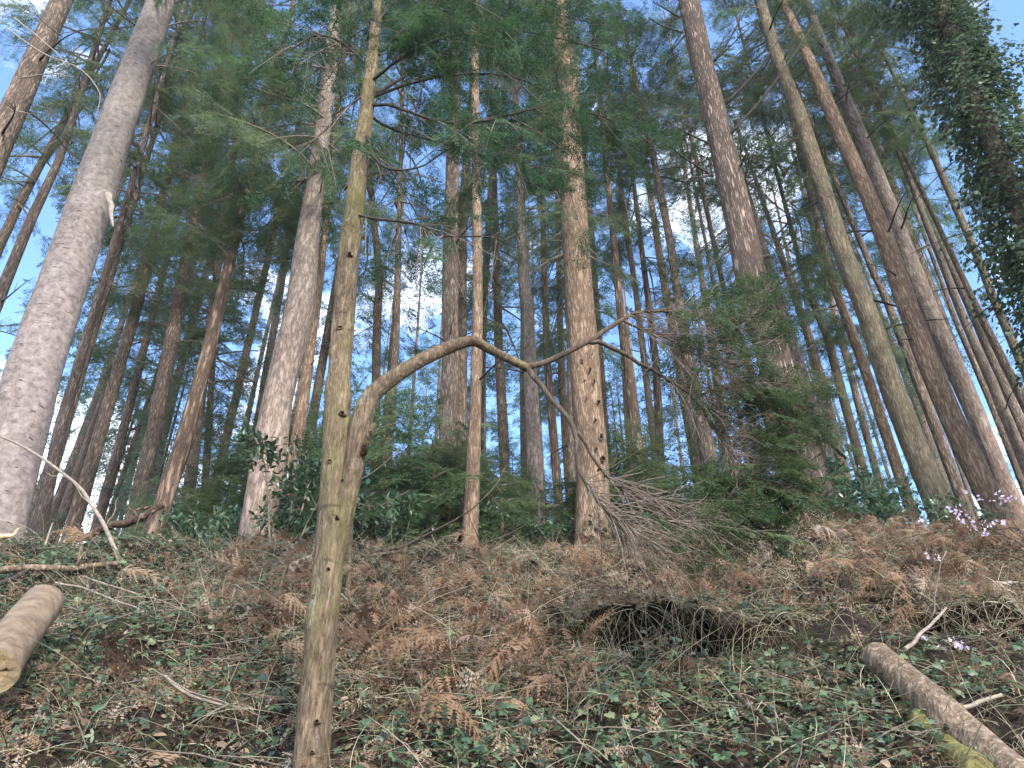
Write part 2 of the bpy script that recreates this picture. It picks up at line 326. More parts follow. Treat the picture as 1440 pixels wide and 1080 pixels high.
def hit(px, py):                           # where a picture ray meets the bank
    d = ray(px, py); t = np.arange(1.5, 40, .01); P = CAM + d * t[:, None]
    k = np.argmax(P[:, 2] < H(P[:, 0], P[:, 1])); return P[k]
def normal(x, t):
    e = .04; a = SURF(x + e, t) - SURF(x - e, t); c = SURF(x, t + e) - SURF(x, t - e)
    n_ = np.cross(a, c); return n_ / (np.linalg.norm(n_, axis=-1)[..., None] + 1e-9)

# ------------------------------------------------------------------ foliage templates
def spray_template(seed, nsub=8, blades=7, droop=.25, w=.022, l=.10):
    """one flat conifer spray along +x, length 1: many needle-like blades on side twigs"""
    r = np.random.default_rng(seed); P = []; D = []; Ls = []
    for k in range(nsub):
        s = .12 + .88 * (k + .5) / nsub
        for sg in (-1, 1):
            ln = (.46 * (1 - s) ** .7 + .10) * r.uniform(.7, 1.2); a = sg * R(r.uniform(38, 62)); d = np.array([math.cos(a), math.sin(a), r.uniform(-.25, .1)])
            for t in np.linspace(.1, 1, blades):
                p = np.array([s, 0, -droop * s * s]) + d * ln * t; p[2] -= droop * .6 * (ln * t) ** 1.3
                for sg2 in (-1, 1):
                    aa = a + sg2 * R(r.uniform(25, 60)); P.append(p); D.append([math.cos(aa), math.sin(aa), r.uniform(-.55, .25)]); Ls.append(l * r.uniform(.7, 1.2))
    P, D, Ls = np.array(P), np.array(D), np.array(Ls); D /= np.linalg.norm(D, axis=1)[:, None]
    B = basis(D, roll=r.uniform(-1.1, 1.1, len(D)))
    dv = np.array([[0, 0, 0], [.5, .5, 0], [1, 0, 0], [.5, -.5, 0]])
    v = np.einsum('nij,kj->nki', B, dv * np.array([1, w / l, 1])) * Ls[:, None, None] + P[:, None]
    f = np.arange(len(P) * 4).reshape(-1, 4); return v.reshape(-1, 3), f
SPRAY = [spray_template(k) for k in range(4)]
SPRAY_LO = [spray_template(10 + k, 5, 3, .25, .05, .17) for k in range(3)]
SPRAY_FINE = [spray_template(20 + k, 9, 5, .18, .032, .12) for k in range(4)]
def put_sprays(mb, P, D, sc, tpl, mat=0, up=None, var=None):
    P, D, sc = np.asarray(P), np.asarray(D), np.asarray(sc)
    w = RNG.integers(0, len(tpl), len(P)); rot = basis(D, roll=RNG.uniform(-.6, .6, len(P)))
    var = np.clip(RNG.normal(.45, .22, len(P)), 0, 1) if var is None else var
    for k, (tv, tf) in enumerate(tpl):
        s = w == k; stamp(mb, tv, tf, P[s], rot[s], sc[s], mat, var[s])

def crown_mesh(name, Lc, Rad, seed, tpl, mat, dens=1.0, shape=0, wood=True, whorl=1.0):
    """a conifer crown as whorls of drooping limbs that carry sprays; origin at its lowest whorl, +z up the trunk"""
    r = np.random.default_rng(seed); mb = MB(); PP, DD, SS = [], [], []
    z = 0.0
    while z < Lc:
        u = z / Lc; prof = (1 - u) ** .75 * min(1, .5 + u * 3.0) if shape == 0 else (1 - u) ** .5 * min(1, .35 + u * 1.6)
        gap = fbm(z * .5, seed * 3.3, 0, 2, seed)
        for k in range(int(max(1, round(r.uniform(1.6, 3.6) * (1 + .9 * gap))))):
            az = r.uniform(0, 2 * math.pi); ln = Rad * prof * r.uniform(.55, 1.2) + .15; el = R(r.uniform(-15, 20) - 25 * (1 - u) + 30 * u)
            h = np.array([math.cos(az), math.sin(az), 0]); n = 7; s = np.linspace(0, 1, n)
            P = h * (ln * s)[:, None] * math.cos(el) + np.array([0, 0, 1.]) * (ln * s * math.sin(el) - .22 * ln * s ** 2 + .10 * ln * s ** 4)[:, None]
            P[:, 2] += z; side = np.array([-h[1], h[0], 0]); P += side * (ln * .08 * np.sin(s * 3 + r.uniform(0, 6)))[:, None] * r.normal()
            if wood: add_tube(mb, P, np.linspace(.012 + .011 * ln, .003, n), 4, 1, cap=False)
            m_ = int(max(2, ln * 6.5 * dens))
            for q in range(m_):
                t = r.uniform(.18, 1.0) ** .8; p = np.array([np.interp(t, s, P[:, c]) for c in range(3)]); sg = r.choice([-1, 1]); a = r.uniform(.3, 1.15) * sg
                d = h * math.cos(a) + side * math.sin(a) + np.array([0, 0, r.uniform(-.75, .05)])
                PP.append(p); DD.append(d); SS.append(r.uniform(.34, .72) * (.75 + .35 * (1 - t)))
            PP.append(P[-2]); DD.append(P[-1] - P[-3]); SS.append(.6)
        z += r.uniform(.4, .75) / whorl
    put_sprays(mb, PP, DD, SS, tpl)
    return mb.mesh(name, [mat, M['twig']], smooth=False)
CROWNS = [crown_mesh('crown', 12, 2.3, 1, SPRAY, M['needle']), crown_mesh('crown', 13, 2.0, 2, SPRAY, M['needle'], .8),
          crown_mesh('crown', 11, 2.6, 3, SPRAY, M['needle'], .9, 1), crown_mesh('crown', 14, 1.8, 4, SPRAY, M['needle'], .7),
          crown_mesh('crown', 13, 2.6, 5, SPRAY, M['needle'], .85, 1, True, .95), crown_mesh('crown', 12, 2.3, 6, SPRAY, M['needle'], .8, 1, True, .9)]
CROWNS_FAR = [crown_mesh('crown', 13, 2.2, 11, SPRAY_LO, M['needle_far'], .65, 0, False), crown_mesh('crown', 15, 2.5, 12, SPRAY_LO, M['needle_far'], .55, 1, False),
              crown_mesh('crown', 11, 1.9, 13, SPRAY_LO, M['needle_far'], .6, 0, False)]

def dead_branch_mesh(seed, mat, forks=3):
    r = np.random.default_rng(seed); mb = MB(); n = 9; s = np.linspace(0, 1, n)
    P = np.stack([s, .10 * np.sin(s * 2.4 + r.uniform(0, 6)) * s, -.18 * s ** 2 + .10 * r.normal() * s], -1); add_tube(mb, P, np.linspace(.020, .004, n), 5)
    for k in range(forks):
        t = r.uniform(.3, .85); p = np.array([np.interp(t, s, P[:, c]) for c in range(3)]); d = np.array([r.uniform(.4, .9), r.choice([-1, 1]) * r.uniform(.3, .8), r.uniform(-.4, .3)]); ln = r.uniform(.2, .45)
        Q = p + d * (ln * np.linspace(0, 1, 5))[:, None]; Q[:, 2] -= .08 * np.linspace(0, 1, 5) ** 2; add_tube(mb, Q, np.linspace(.008, .002, 5), 4)
    return mb.mesh('dead_branch', [mat])
DEADS = [dead_branch_mesh(k, M['darktwig'], f) for k, f in enumerate((0, 1, 3, 2, 4, 0))]
def attach_branch(root, p, d, length, me=None, name='dead_branch'):
    o = bpy.data.objects.new(name, me or random.choice(DEADS)); COL.objects.link(o); o.parent = root
    B = basis(np.array([d]), roll=np.array([random.uniform(-.8, .8)]))[0]
    o.matrix_local = Matrix.Translation(Vector(p)) @ Matrix([list(map(float, x)) for x in B]).to_4x4() @ Matrix.Diagonal((length, length, length, 1))
    return o

# ------------------------------------------------------------------ trees
def trunk_path(pts, y, top):
    """world axis points and radii of a trunk from picture points (x, row, width), base first after sorting; carried on to the ground and up to its top"""
    pts = sorted(pts, key=lambda p: -p[1]); P, Rr = [], []
    for k, (px, py, w) in enumerate(pts):
        p = at(px, py, y)
        P.append(p); Rr.append(.425 * w * y / math.hypot(p[0], y) / F * depth(p))
    P, Rr = np.array(P), np.array(Rr)
    d = P[0] - P[1]; d /= np.linalg.norm(d)
    for s in np.arange(0, 8, .03):
        g = P[0] + d * s
        if g[2] < H(g[0], g[1]): break
    lo = g + d * .35
    d2 = P[-1] - P[-2]; d2 /= np.linalg.norm(d2); z0 = float(H(g[0], g[1])); up = max(1.5, z0 + top - P[-1][2])
    hi = P[-1] + d2 * up / max(.3, d2[2])
    r_lo = Rr[0] * 1.08
    return np.concatenate([[lo], P, [hi]]), np.concatenate([[r_lo], Rr, [min(.03, Rr[-1] * .5)]]), g
def trunk_mesh(P, Rr, base, sides, step, mat, flare=.25, rough=.07, knots=20, seed=0, freq=1.2, wob=.0, fine=0):
    s = np.concatenate([[0], np.cumsum(np.linalg.norm(np.diff(P, axis=0), axis=1))]); n = int(min(520, s[-1] / step)) + 3
    # finer rings low down (the part in view)
    u = np.linspace(0, 1, n) ** 1.25 * s[-1]
    A = np.stack([np.interp(u, s, P[:, c]) for c in range(3)], -1)
    kk = max(3, int(n * .03)) | 1; ker = np.ones(kk) / kk
    for c in range(3): A[:, c] = np.convolve(np.pad(A[:, c], kk // 2, mode='reflect', reflect_type='odd'), ker, 'valid')
    r = np.interp(u, s, Rr); r = r * (1 + flare * np.exp(-np.maximum(0, u - .35) / .45))
    A[:, 0] += wob * vnoise(u * .6, seed * 1.7, 0, seed); A[:, 1] += wob * vnoise(u * .6, seed * 2.9, 9, seed)
    a = np.linspace(0, 2 * math.pi, sides, endpoint=False); ca, sa = np.cos(a)[None], np.sin(a)[None]
    k = 1 + rough * fbm(ca * 1.1 + seed, sa * 1.1, u[:, None] * freq, 4, seed) * 1.6
    k = k + flare * .5 * np.exp(-np.maximum(0, u[:, None] - .3) / .35) * vnoise(ca * 1.7 + seed, sa * 1.7, 0, seed + 5)
    if fine: k = k + fine * fbm(ca * 7 + seed, sa * 7, u[:, None] * 7, 3, seed + 3)
    rg = np.random.default_rng(seed)
    for _ in range(knots):
        z_, a_, w_ = rg.uniform(.5, s[-1] * .7), rg.uniform(0, 2 * math.pi), rg.uniform(.025, .06)
        da = (a[None] - a_ + math.pi) % (2 * math.pi) - math.pi; rr = np.interp(z_, u, r)
        k = k + np.minimum(.16, .015 / max(rr, .02)) * np.exp(-((da * rr) ** 2 + (u[:, None] - z_) ** 2) / w_ ** 2)
    Tn, U, V = frames(A); X = A[:, None] + (r[:, None] * k)[..., None] * (np.cos(a)[None, :, None] * U[:, None] + np.sin(a)[None, :, None] * V[:, None])
    i = np.arange(len(A) - 1)[:, None] * sides; j = np.arange(sides)[None]; j2 = (j + 1) % sides
    mb = MB(); mb.add(X.reshape(-1, 3) - base, np.stack([i + j, i + j2, i + sides + j2, i + sides + j], -1).reshape(-1, 4))
    jj = np.arange(sides); b0 = (len(A) - 1) * sides; mb.add(np.concatenate([X[-1] - base, A[-1:] - base]), np.stack([jj, (jj + 1) % sides, np.full(sides, sides)], -1))
    return mb.mesh('trunk', [mat]), A - base, r
def axis_at(A, r, z):
    k = int(np.clip(np.searchsorted(A[:, 2], z), 1, len(A) - 1)); t = A[k] - A[k - 1]; return A[k], t / np.linalg.norm(t), r[k]
SEED = [100]
def tree(label, pts, y, bark, top=26, crown=None, nd=5, dz=(2.0, 11), dl=(.25, 1.0), sides=28, step=.10, name='conifer_tree', cat='tree', group=None, flare=.18, rough=.07, wob=.0, knots=18, fine=0, far=False):
    SEED[0] += 1; sd_ = SEED[0]; rg = random.Random(sd_)
    P, Rr, base = trunk_path(pts, y, top); root = thing(name, base, label, cat, group)
    me, A, r = trunk_mesh(P, Rr, base, sides, step, M[bark], flare, rough, knots, sd_, 1.2, wob, fine)
    o = bpy.data.objects.new('trunk', me); COL.objects.link(o); o.parent = root
    if crown is None: crown = (max(11.0, top - 11), 1.0, rg.randrange(4))
    if crown:
        cz, sc, kind = crown; p, t, _ = axis_at(A, r, cz); me = (CROWNS_FAR if far else CROWNS)[kind]
        c = bpy.data.objects.new('crown', me); COL.objects.link(c); c.parent = root
        ax = A[-1] - p; ln = np.linalg.norm(ax); q = Vector(ax / ln).to_track_quat('Z', 'Y')
        LC = ([13, 15, 11] if far else [12, 13, 11, 14, 13, 12])[kind]
        c.matrix_local = Matrix.Translation(Vector(p)) @ q.to_matrix().to_4x4() @ Matrix.Rotation(rg.uniform(0, 6.28), 4, 'Z') @ Matrix.Diagonal((sc, sc, float(ln) / LC, 1))
    for _ in range(nd):
        z = rg.uniform(*dz); p, t, rr = axis_at(A, r, z); a = rg.uniform(0, 6.28); d = np.array([math.cos(a), math.sin(a), rg.uniform(-.15, .75)])
        attach_branch(root, p + d * rr * .8 * np.array([1, 1, 0]), d, rg.uniform(*dl))
    ALL.append((root, A, r, base)); return root, A, r, base

ALL = []; T = tree
T('dark brown trunk leaning in at the top left corner beyond the silver trunk', [(87, 0, 44), (22, 148, 54), (-40, 290, 62)], 8.2, 'brown', 27, None, 7, (5, 12), (.5, 1.4))
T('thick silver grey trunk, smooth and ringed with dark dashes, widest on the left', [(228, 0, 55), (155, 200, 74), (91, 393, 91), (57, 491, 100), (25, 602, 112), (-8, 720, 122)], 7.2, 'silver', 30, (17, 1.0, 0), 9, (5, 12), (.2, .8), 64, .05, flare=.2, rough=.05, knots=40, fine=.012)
T('dark thin trunk close against the right side of the silver trunk base', [(135, 430, 15), (85, 600, 24), (58, 730, 28)], 10.5, 'dark', 22, (8, .9, 3), 4)
T('slim grey brown trunk first in the bright gap right of the silver trunk', [(186, 290, 12), (126, 484, 17), (80, 640, 21)], 12, 'brown', 24, (8.5, 1, 1), 4)
T('straight brown trunk second in the bright gap right of the silver trunk', [(218, 322, 16), (193, 428, 21), (159, 547, 23), (126, 661, 27)], 13, 'brown', 25, (8, 1, 3), 5)
T('narrow trunk with dark rough edges just left of the broad shaded trunk', [(207, 472, 14), (174, 602, 16), (148, 695, 18)], 17, 'dark', 25, (8, 1, 3), 4)
T('pale leaning pole thin as an arm in front of the broad shaded trunk', [(222, 520, 7), (170, 676, 9)], 20, 'tan', 20, (7, .9, 3), 2)
T('broad shaded brown trunk left of the trunk with torn bark', [(243, 470, 26), (218, 602, 28), (196, 695, 31)], 13.5, 'dark', 26, (9, .9, 3), 5)
T('reddish leaning trunk with torn peeling bark, behind the end of the broken brown branch', [(348, 267, 13), (318, 391, 19), (289, 510, 25), (259, 620, 31), (222, 730, 33)], 10, 'red', 20, (8, .9, 3), 6, (2, 8), (.2, .7), 32, .06, rough=.12)
T('dim trunk half hidden directly behind the reddish torn bark trunk', [(290, 500, 16), (274, 620, 20), (266, 690, 22)], 15.5, 'brown', 25, (7, 1, 3), 3)
T('thin dim trunk in the shade right of the reddish torn bark trunk', [(300, 500, 10), (291, 640, 13)], 19, 'dark', 24, (6, 1, 1), 3)
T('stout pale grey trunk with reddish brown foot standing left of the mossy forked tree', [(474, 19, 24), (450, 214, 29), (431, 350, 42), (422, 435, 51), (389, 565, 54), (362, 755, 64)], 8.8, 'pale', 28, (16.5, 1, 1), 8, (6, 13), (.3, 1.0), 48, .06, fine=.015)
T('narrow tan trunk pressed close behind the right edge of the stout pale grey trunk', [(466, 240, 10), (454, 350, 13), (444, 435, 16), (426, 565, 20), (403, 713, 26)], 10.3, 'tan', 25, (10, .9, 5), 4)
T('purplish grey straight trunk right of the arching limb start, under its curve', [(640, 60, 18), (639, 175, 22), (635, 272, 23), (633, 389, 26), (633, 497, 27), (629, 652, 30), (622, 769, 34)], 10.5, 'brown', 27, (13.5, 1, 0), 6, (4, 12), (.3, 1.1), 36, .07)
T('slender tan trunk directly under the highest point of the arching limb', [(668, 60, 12), (668, 163, 13), (670, 272, 15), (672, 408, 16), (670, 535, 19), (664, 691, 25), (660, 780, 27)], 9.2, 'tan', 24, (12, .8, 3), 6, (3, 11), (.2, .9), 32, .07)
T('slim trunk crossed by the arching limb where it forks into two', [(727, 175, 10), (732, 272, 15), (736, 389, 19), (742, 438, 21), (748, 574, 23), (757, 769, 29)], 11, 'pale', 26, (12, 1, 2), 6, (4, 12), (.3, 1.0), 32, .08)
T('dim narrow trunk between the slender tan trunk and the slim trunk under the limb', [(699, 400, 13), (701, 477, 15), (709, 640, 18)], 17, 'brown', 25, (9, 1, 0), 4)
T('thin reddish trunk halfway between the slim trunk and the thick tan trunk', [(766, 400, 10), (769, 497, 12), (783, 672, 15), (788, 740, 17)], 15, 'red', 25, (11, 1, 1), 4)
T('thin straight trunk running close up the left side of the thick tan trunk', [(787, 420, 10), (790, 540, 12), (798, 652, 14)], 19, 'tan', 26, (9, 1, 3), 3)
T('brown trunk tucked behind the left foot of the thick tan trunk', [(804, 600, 15), (806, 740, 18)], 13.5, 'dark', 22, (7, .9, 2), 3)
thick = T('thick tan trunk pitted with woodpecker holes, right of the arching limb fork', [(783, 16, 33), (800, 136, 34), (804, 233, 39), (810, 350, 44), (814, 403, 46), (822, 516, 52), (832, 652, 54), (834, 760, 60)], 9.2, 'tan', 29, (17, 1, 0), 9, (6, 13), (.3, 1.1), 56, .05, fine=.02, flare=.3)
T('very thin pale trunk rising highest between the thick tan trunk and the grey furrowed one', [(849, 78, 5), (867, 214, 8), (882, 331, 9), (894, 408, 10), (905, 500, 11), (917, 600, 12)], 17, 'pale', 22, (13, .6, 3), 3)
T('reddish brown straight trunk just right of the thick tan trunk', [(868, 389, 12), (874, 450, 14), (886, 535, 17), (898, 640, 22)], 13.5, 'red', 25, (12, .9, 1), 4)
T('brown trunk with a forked dead top against blue sky, left of the furrowed trunk', [(902, 148, 8), (921, 233, 11), (941, 331, 13), (952, 408, 15), (966, 497, 20), (993, 621, 27), (1004, 680, 29)], 13, 'brown', 19, (12, .7, 3), 5, (6, 13), (.5, 1.3))
furrow = T('stout furrowed grey trunk with dark snapped branches, behind the drooping green bough', [(970, 8, 36), (989, 97, 39), (1013, 194, 44), (1032, 272, 47), (1056, 389, 53), (1067, 438, 56), (1118, 598, 58), (1149, 710, 62)], 8.6, 'furrow', 29, (17, 1, 2), 5, (3, 6), (.1, .3), 60, .05, fine=.035)
T('brown trunk showing beside the right foot of the stout furrowed trunk', [(1100, 440, 20), (1157, 629, 28), (1182, 705, 31)], 12, 'brown', 24, (8, 1, 0), 4)
T('greenish smooth leaning trunk, first of the three large ones beyond the furrowed trunk', [(1071, 8, 20), (1094, 86, 23), (1122, 156, 28), (1149, 241, 31), (1180, 342, 34), (1223, 450, 39), (1254, 547, 43), (1289, 633, 48)], 9.2, 'green', 27, (15, .9, 3), 10, (4, 12), (.3, 1.2), 40, .06)
T('leaning trunk with a sunlit right edge, middle one of the three large ones', [(1118, 40, 17), (1157, 128, 24), (1188, 202, 28), (1223, 280, 31), (1258, 373, 36), (1269, 411, 39), (1308, 516, 41), (1343, 598, 43), (1378, 672, 45)], 9.2, 'tan', 26, (15, .9, 1), 10, (4, 12), (.3, 1.2), 40, .06, flare=.08)
T('mottled leaning trunk, the last of the three large ones towards the ivy tree', [(1133, 0, 14), (1155, 58, 18), (1215, 202, 27), (1242, 272, 32), (1269, 342, 35), (1300, 427, 38), (1339, 508, 36), (1378, 598, 37), (1409, 675, 38)], 10.2, 'pale', 28, (15, .9, 2), 7, (5, 13), (.3, 1.1), 36, .07, flare=.08)
T('slim pale leaning trunk, nearest beyond the three large ones', [(1238, 156, 8), (1265, 218, 10), (1293, 288, 12), (1320, 358, 14), (1359, 458, 17), (1394, 536, 20), (1421, 602, 22)], 12.5, 'pale', 24, (12.5, .8, 3), 4)
T('thin leaning trunk crossing the white sky behind the slim pale one', [(1324, 396, 8), (1347, 458, 10), (1378, 528, 12), (1409, 606, 14)], 15, 'brown', 24, (11, .8, 0), 3)
T('leaning brown trunk low at the right edge under the hanging ivy', [(1351, 384, 11), (1386, 458, 15), (1417, 520, 18), (1440, 566, 20)], 12, 'brown', 24, (12, .8, 1), 4)
T('mossy yellow green thin trunk leaning in front of the ivy tree', [(1289, 171, 9), (1312, 218, 12), (1343, 288, 15), (1378, 369, 16), (1394, 412, 17), (1450, 540, 20)], 11.5, 'green', 22, (11.5, .7, 2), 4)
T('very thin pale trunk seen high up past the ivy tree, top right corner', [(1370, 31, 9), (1398, 89, 10), (1440, 170, 12)], 10, 'pale', 24, (13, .7, 3), 3)
T('upright dim trunk third to the right behind the furrowed trunk', [(1149, 311, 11), (1168, 388, 14), (1188, 442, 17), (1211, 504, 18), (1238, 586, 20)], 14, 'tan', 25, (11, .9, 1), 4)
T('dim trunk wrapped in green sprigs, first to the right behind the furrowed trunk', [(1110, 311, 8), (1133, 400, 10), (1164, 477, 14), (1188, 567, 17)], 15, 'green', 24, (8, .9, 2), 6)
T('narrow trunk squeezed between the greenish and the sunlit edge trunks', [(1203, 323, 11), (1230, 388, 13), (1242, 411, 14), (1273, 489, 18), (1308, 582, 20)], 13, 'brown', 25, (11, .9, 0), 4)
T('thin far trunk rising out of the green bough left of the furrowed trunk', [(997, 311, 8), (1017, 404, 9), (1028, 438, 10)], 17, 'tan', 25, (12, .9, 1), 3)
T('hair thin far trunk against blue sky close left of the furrowed trunk', [(982, 288, 5), (1009, 427, 7)], 21, 'brown', 26, (13, .9, 3), 2)
T('far trunk half lost behind the arching limb twigs left of the furrowed trunk', [(905, 370, 9), (923, 516, 13), (927, 613, 15)], 17, 'red', 24, (11, .9, 0), 4)
T('dim brown trunk first to the right behind the mossy forked tree', [(528, 331, 11), (534, 389, 13), (530, 458, 14), (528, 560, 15)], 14.5, 'brown', 24, (8, 1, 5), 5)
T('thin brown trunk reaching the ground second right behind the mossy forked tree', [(561, 320, 9), (557, 477, 12), (546, 613, 15), (539, 760, 19)], 12, 'brown', 22, (8, .9, 5), 6)
T('thin dark leaning trunk at the left edge above the dark brown trunk foot', [(85, 180, 14), (22, 296, 19), (-20, 390, 22)], 12.5, 'dark', 25, (10, 1, 2), 5)
T('dark leaning trunk between the left edge and the silver trunk', [(95, 190, 15), (85, 222, 16), (44, 307, 21), (11, 389, 24)], 11, 'dark', 25, (11, .9, 1), 6)

# snapped dark branches on the furrowed trunk and holes pecked into the thick tan trunk, where the photograph shows them
def ax_pt(tr, px, py, y):
    return at(px, py, y) - tr[3]
def stick(root, pts, y, r0, r1, name, mat, origin, dy=0.0, k=6, n=14, var=None, rough=.1):
    """a branch along picture points (x, row[, distance]); returns its object and world path"""
    W_ = np.array([at(p[0], p[1], p[2] if len(p) > 2 else y + dy * i / max(1, len(pts) - 1)) for i, p in enumerate(pts)])
    P = smooth_path(W_, n); mb = MB(); rr = np.linspace(r0, r1, n)
    wv = r1 * 1.2; P = P + np.stack([wv * vnoise(np.arange(n) * .9, 3.3 + W_[0][0] * 7, c * 5.1, 3) for c in range(3)], -1)
    add_tube(mb, P - origin, rr, k, rough=rough, freq=9, seed=int(abs(W_[0][0] * 1000)) % 97)
    o = mb.build(name, M[mat], root); return o, P
for pts in ([(1005, 86), (1030, 48), (1056, 0)], [(1022, 146), (1070, 92), (1127, 10)], [(1028, 189), (1088, 118), (1143, 36)], [(1040, 236), (1050, 216)],
            [(996, 201), (975, 192), (950, 178)], [(1003, 248), (968, 226), (930, 198)], [(955, 24), (938, 14), (918, 2)], [(960, 46), (930, 36), (912, 24)], [(1000, 246), (985, 249), (968, 250)]):
    stick(furrow[0], [(*p, 8.45 - .25 * i) for i, p in enumerate(pts)], 8.45, .022, .008, 'dead_branch', 'darktwig', furrow[3])
for px, py, r_ in ((818, 508, .022), (830, 520, .018), (836, 536, .022), (825, 560, .014), (842, 565, .024), (838, 590, .02), (846, 615, .03), (838, 632, .022), (848, 645, .035), (842, 660, .02), (833, 498, .012), (822, 535, .012), (851, 668, .022)):
    yy = 9.2 - .27 + abs(px - 831) * .004; p = at(px, py, yy) - thick[3]; mb = MB(); a = np.linspace(0, 2 * math.pi, 9, endpoint=False)
    r_ *= .62 + .35 * random.random(); rim = np.stack([np.cos(a) * r_, 0 * a - .02, np.sin(a) * r_ * 1.35], -1) * (1 + .2 * RNG.normal(size=(9, 1))); deep = rim * .7 + np.array([0, .05, 0]); j = np.arange(9); j2 = (j + 1) % 9
    out_ = rim * 1.35 + np.array([0, .03, 0])
    mb.add(np.concatenate([out_, rim, deep]) + p, np.concatenate([np.stack([j, j2, 9 + j2, 9 + j], -1), np.stack([9 + j, 9 + j2, 18 + j2, 18 + j], -1)]))
    mb.add(np.concatenate([deep, [[0, .05, 0]]]) + p, np.stack([j, j2, np.full(9, 9)], -1), 1)
    mb.build('pecked_hole', [M['red'], M['soil']], thick[0])

# ------------------------------------------------------------------ the mossy forked tree close to the camera
NY = 2.85
np_pts = [(530, 5, 15), (527, 45, 17), (520, 110, 22), (513, 175, 26), (503, 253, 31), (491, 350, 34), (484, 419, 36), (477, 500, 39), (472, 560, 42), (470, 652, 47), (462, 769, 50), (449, 900, 52), (436, 1075, 58)]
P_, R_, base_ = trunk_path(np_pts, NY, 9)
near = thing('forked_tree', base_, 'mossy slim trunk in front with one long arching limb and a drooping green bough', 'tree')
me_, A_, r_ = trunk_mesh(P_, R_, base_, 80, .018, M['mossy'], .12, .055, 46, 5, 3.0, .008, .03)
o_ = bpy.data.objects.new('trunk', me_); COL.objects.link(o_); o_.parent = near
def knot(root, px, py, y, w, origin):
    p = at(px, py, y) - origin; mb = MB(); a = np.linspace(0, 2 * math.pi, 12, endpoint=False); rings = []
    for q, dy in ((1.5, .016), (1.15, -.004), (.85, -.010), (.55, -.002), (.4, .012)):
        rings.append(p + np.stack([np.cos(a) * w * q, 0 * a + dy, np.sin(a) * w * q * .75], -1) + RNG.normal(0, w * .06, (12, 3)))
    j = np.arange(12); j2 = (j + 1) % 12
    for k in range(4): mb.add(np.concatenate([rings[k], rings[k + 1]]), np.stack([j, j2, 12 + j2, 12 + j], -1), 0 if k < 2 else 1)
    mb.add(np.concatenate([rings[4], [rings[4].mean(0)]]), np.stack([j, j2, np.full(12, 12)], -1), 1); mb.build('knot', [M['mossy'], M['dead']], root)
for px, py, w in ((478, 462, .019), (481, 582, .017), (464, 650, .013), (474, 728, .009), (443, 840, .014), (446, 1015, .011), (440, 1058, .008), (492, 358, .016), (486, 262, .013), (462, 800, .006), (482, 676, .006)):
    k_ = int(np.argmin(np.abs(project(A_ + base_)[1] - py))); ax_ = project((A_ + base_)[k_])[0]; rr_ = r_[k_] * .97; dx_ = (px - ax_) / F * depth((A_ + base_)[k_]); knot(near, px, py, (A_ + base_)[k_][1] - math.sqrt(max(1e-5, rr_ ** 2 - min(rr_ * .9, abs(dx_)) ** 2)) - .004, w * .8, base_)
limb_px = [(468, 800, 2.86), (480, 740, 2.85), (492, 680, 2.84), (501, 630, 2.83), (508, 592, 2.83), (517, 567, 2.83), (532, 547, 2.83), (575, 516, 2.84), (618, 494, 2.88), (650, 482, 2.9), (668, 480, 2.92), (690, 492, 2.95), (742, 518, 3.0)]
W_ = np.array([at(*p) for p in limb_px]); LP = smooth_path(W_, 90); mb = MB(); ss = np.linspace(0, 1, 90)
wpx = np.interp(ss, [0, .15, .3, .42, .55, .65, .8, 1], [30, 34, 34, 31, 25, 22, 18, 14]); lr = wpx * .43 / F * np.array([depth(p) for p in LP])
add_tube(mb, LP - base_, lr, 20, rough=.14, freq=7, seed=3); limb = mb.build('limb', M['mossy'], near)
stub, _ = stick(near, [(508, 640, 2.80), (518, 612, 2.76), (524, 594, 2.74)], 2.8, .015, .011, 'broken_stub', 'mossy', base_, k=10, n=5)
LINES = []                                    # the live and dead branches of the bough, for its twigs
def br(pts, r0, r1, mat='dead', n=26, k=8, parent=None):
    o, P = stick(parent or limb, pts, 3, r0, r1, 'branch', mat, base_, k=k, n=n); LINES.append(P); return P
bA = br([(740, 517, 3.0), (781, 504, 3.02), (828, 479, 3.05), (874, 450, 3.1), (902, 438, 3.12), (960, 440, 3.2), (1010, 452, 3.3)], .017, .005)
bA2 = br([(826, 480, 3.05), (859, 487, 3.08), (902, 512, 3.12), (944, 537, 3.2), (975, 560, 3.25), (1006, 605, 3.3), (1030, 650, 3.32)], .012, .005)
bA3 = br([(874, 450, 3.1), (905, 465, 3.12), (945, 478, 3.16), (990, 505, 3.2), (1040, 520, 3.25)], .007, .003)
bB = br([(742, 518, 3.0), (775, 560, 2.98), (808, 603, 2.95), (809, 632, 2.94), (820, 672, 2.93), (848, 712, 2.92), (876, 735, 2.9), (893, 748, 2.9)], .014, .005)
bC = br([(812, 606, 2.95), (850, 665, 3.0), (880, 690, 3.05), (930, 705, 3.1), (985, 715, 3.1)], .008, .003)
bD = br([(975, 560, 3.25), (1040, 535, 3.35), (1085, 540, 3.4), (1120, 565, 3.45), (1150, 605, 3.5)], .008, .004)
bE = br([(1150, 602, 3.5), (1172, 628, 3.52), (1190, 645, 3.55)], .010, .007, 'darktwig')
bF = br([(970, 545, 3.25), (1010, 480, 3.35), (1065, 440, 3.45), (1085, 400, 3.5)], .007, .003)
bG = br([(1006, 605, 3.3), (1040, 650, 3.35), (1085, 680, 3.4), (1130, 690, 3.45)], .006, .003)
bH = br([(848, 712, 2.92), (900, 725, 2.95), (950, 735, 3.0), (1000, 735, 3.0)], .006, .003)
bI = br([(1030, 640, 3.32), (1035, 680, 3.3), (1020, 710, 3.25), (985, 730, 3.2)], .006, .003)
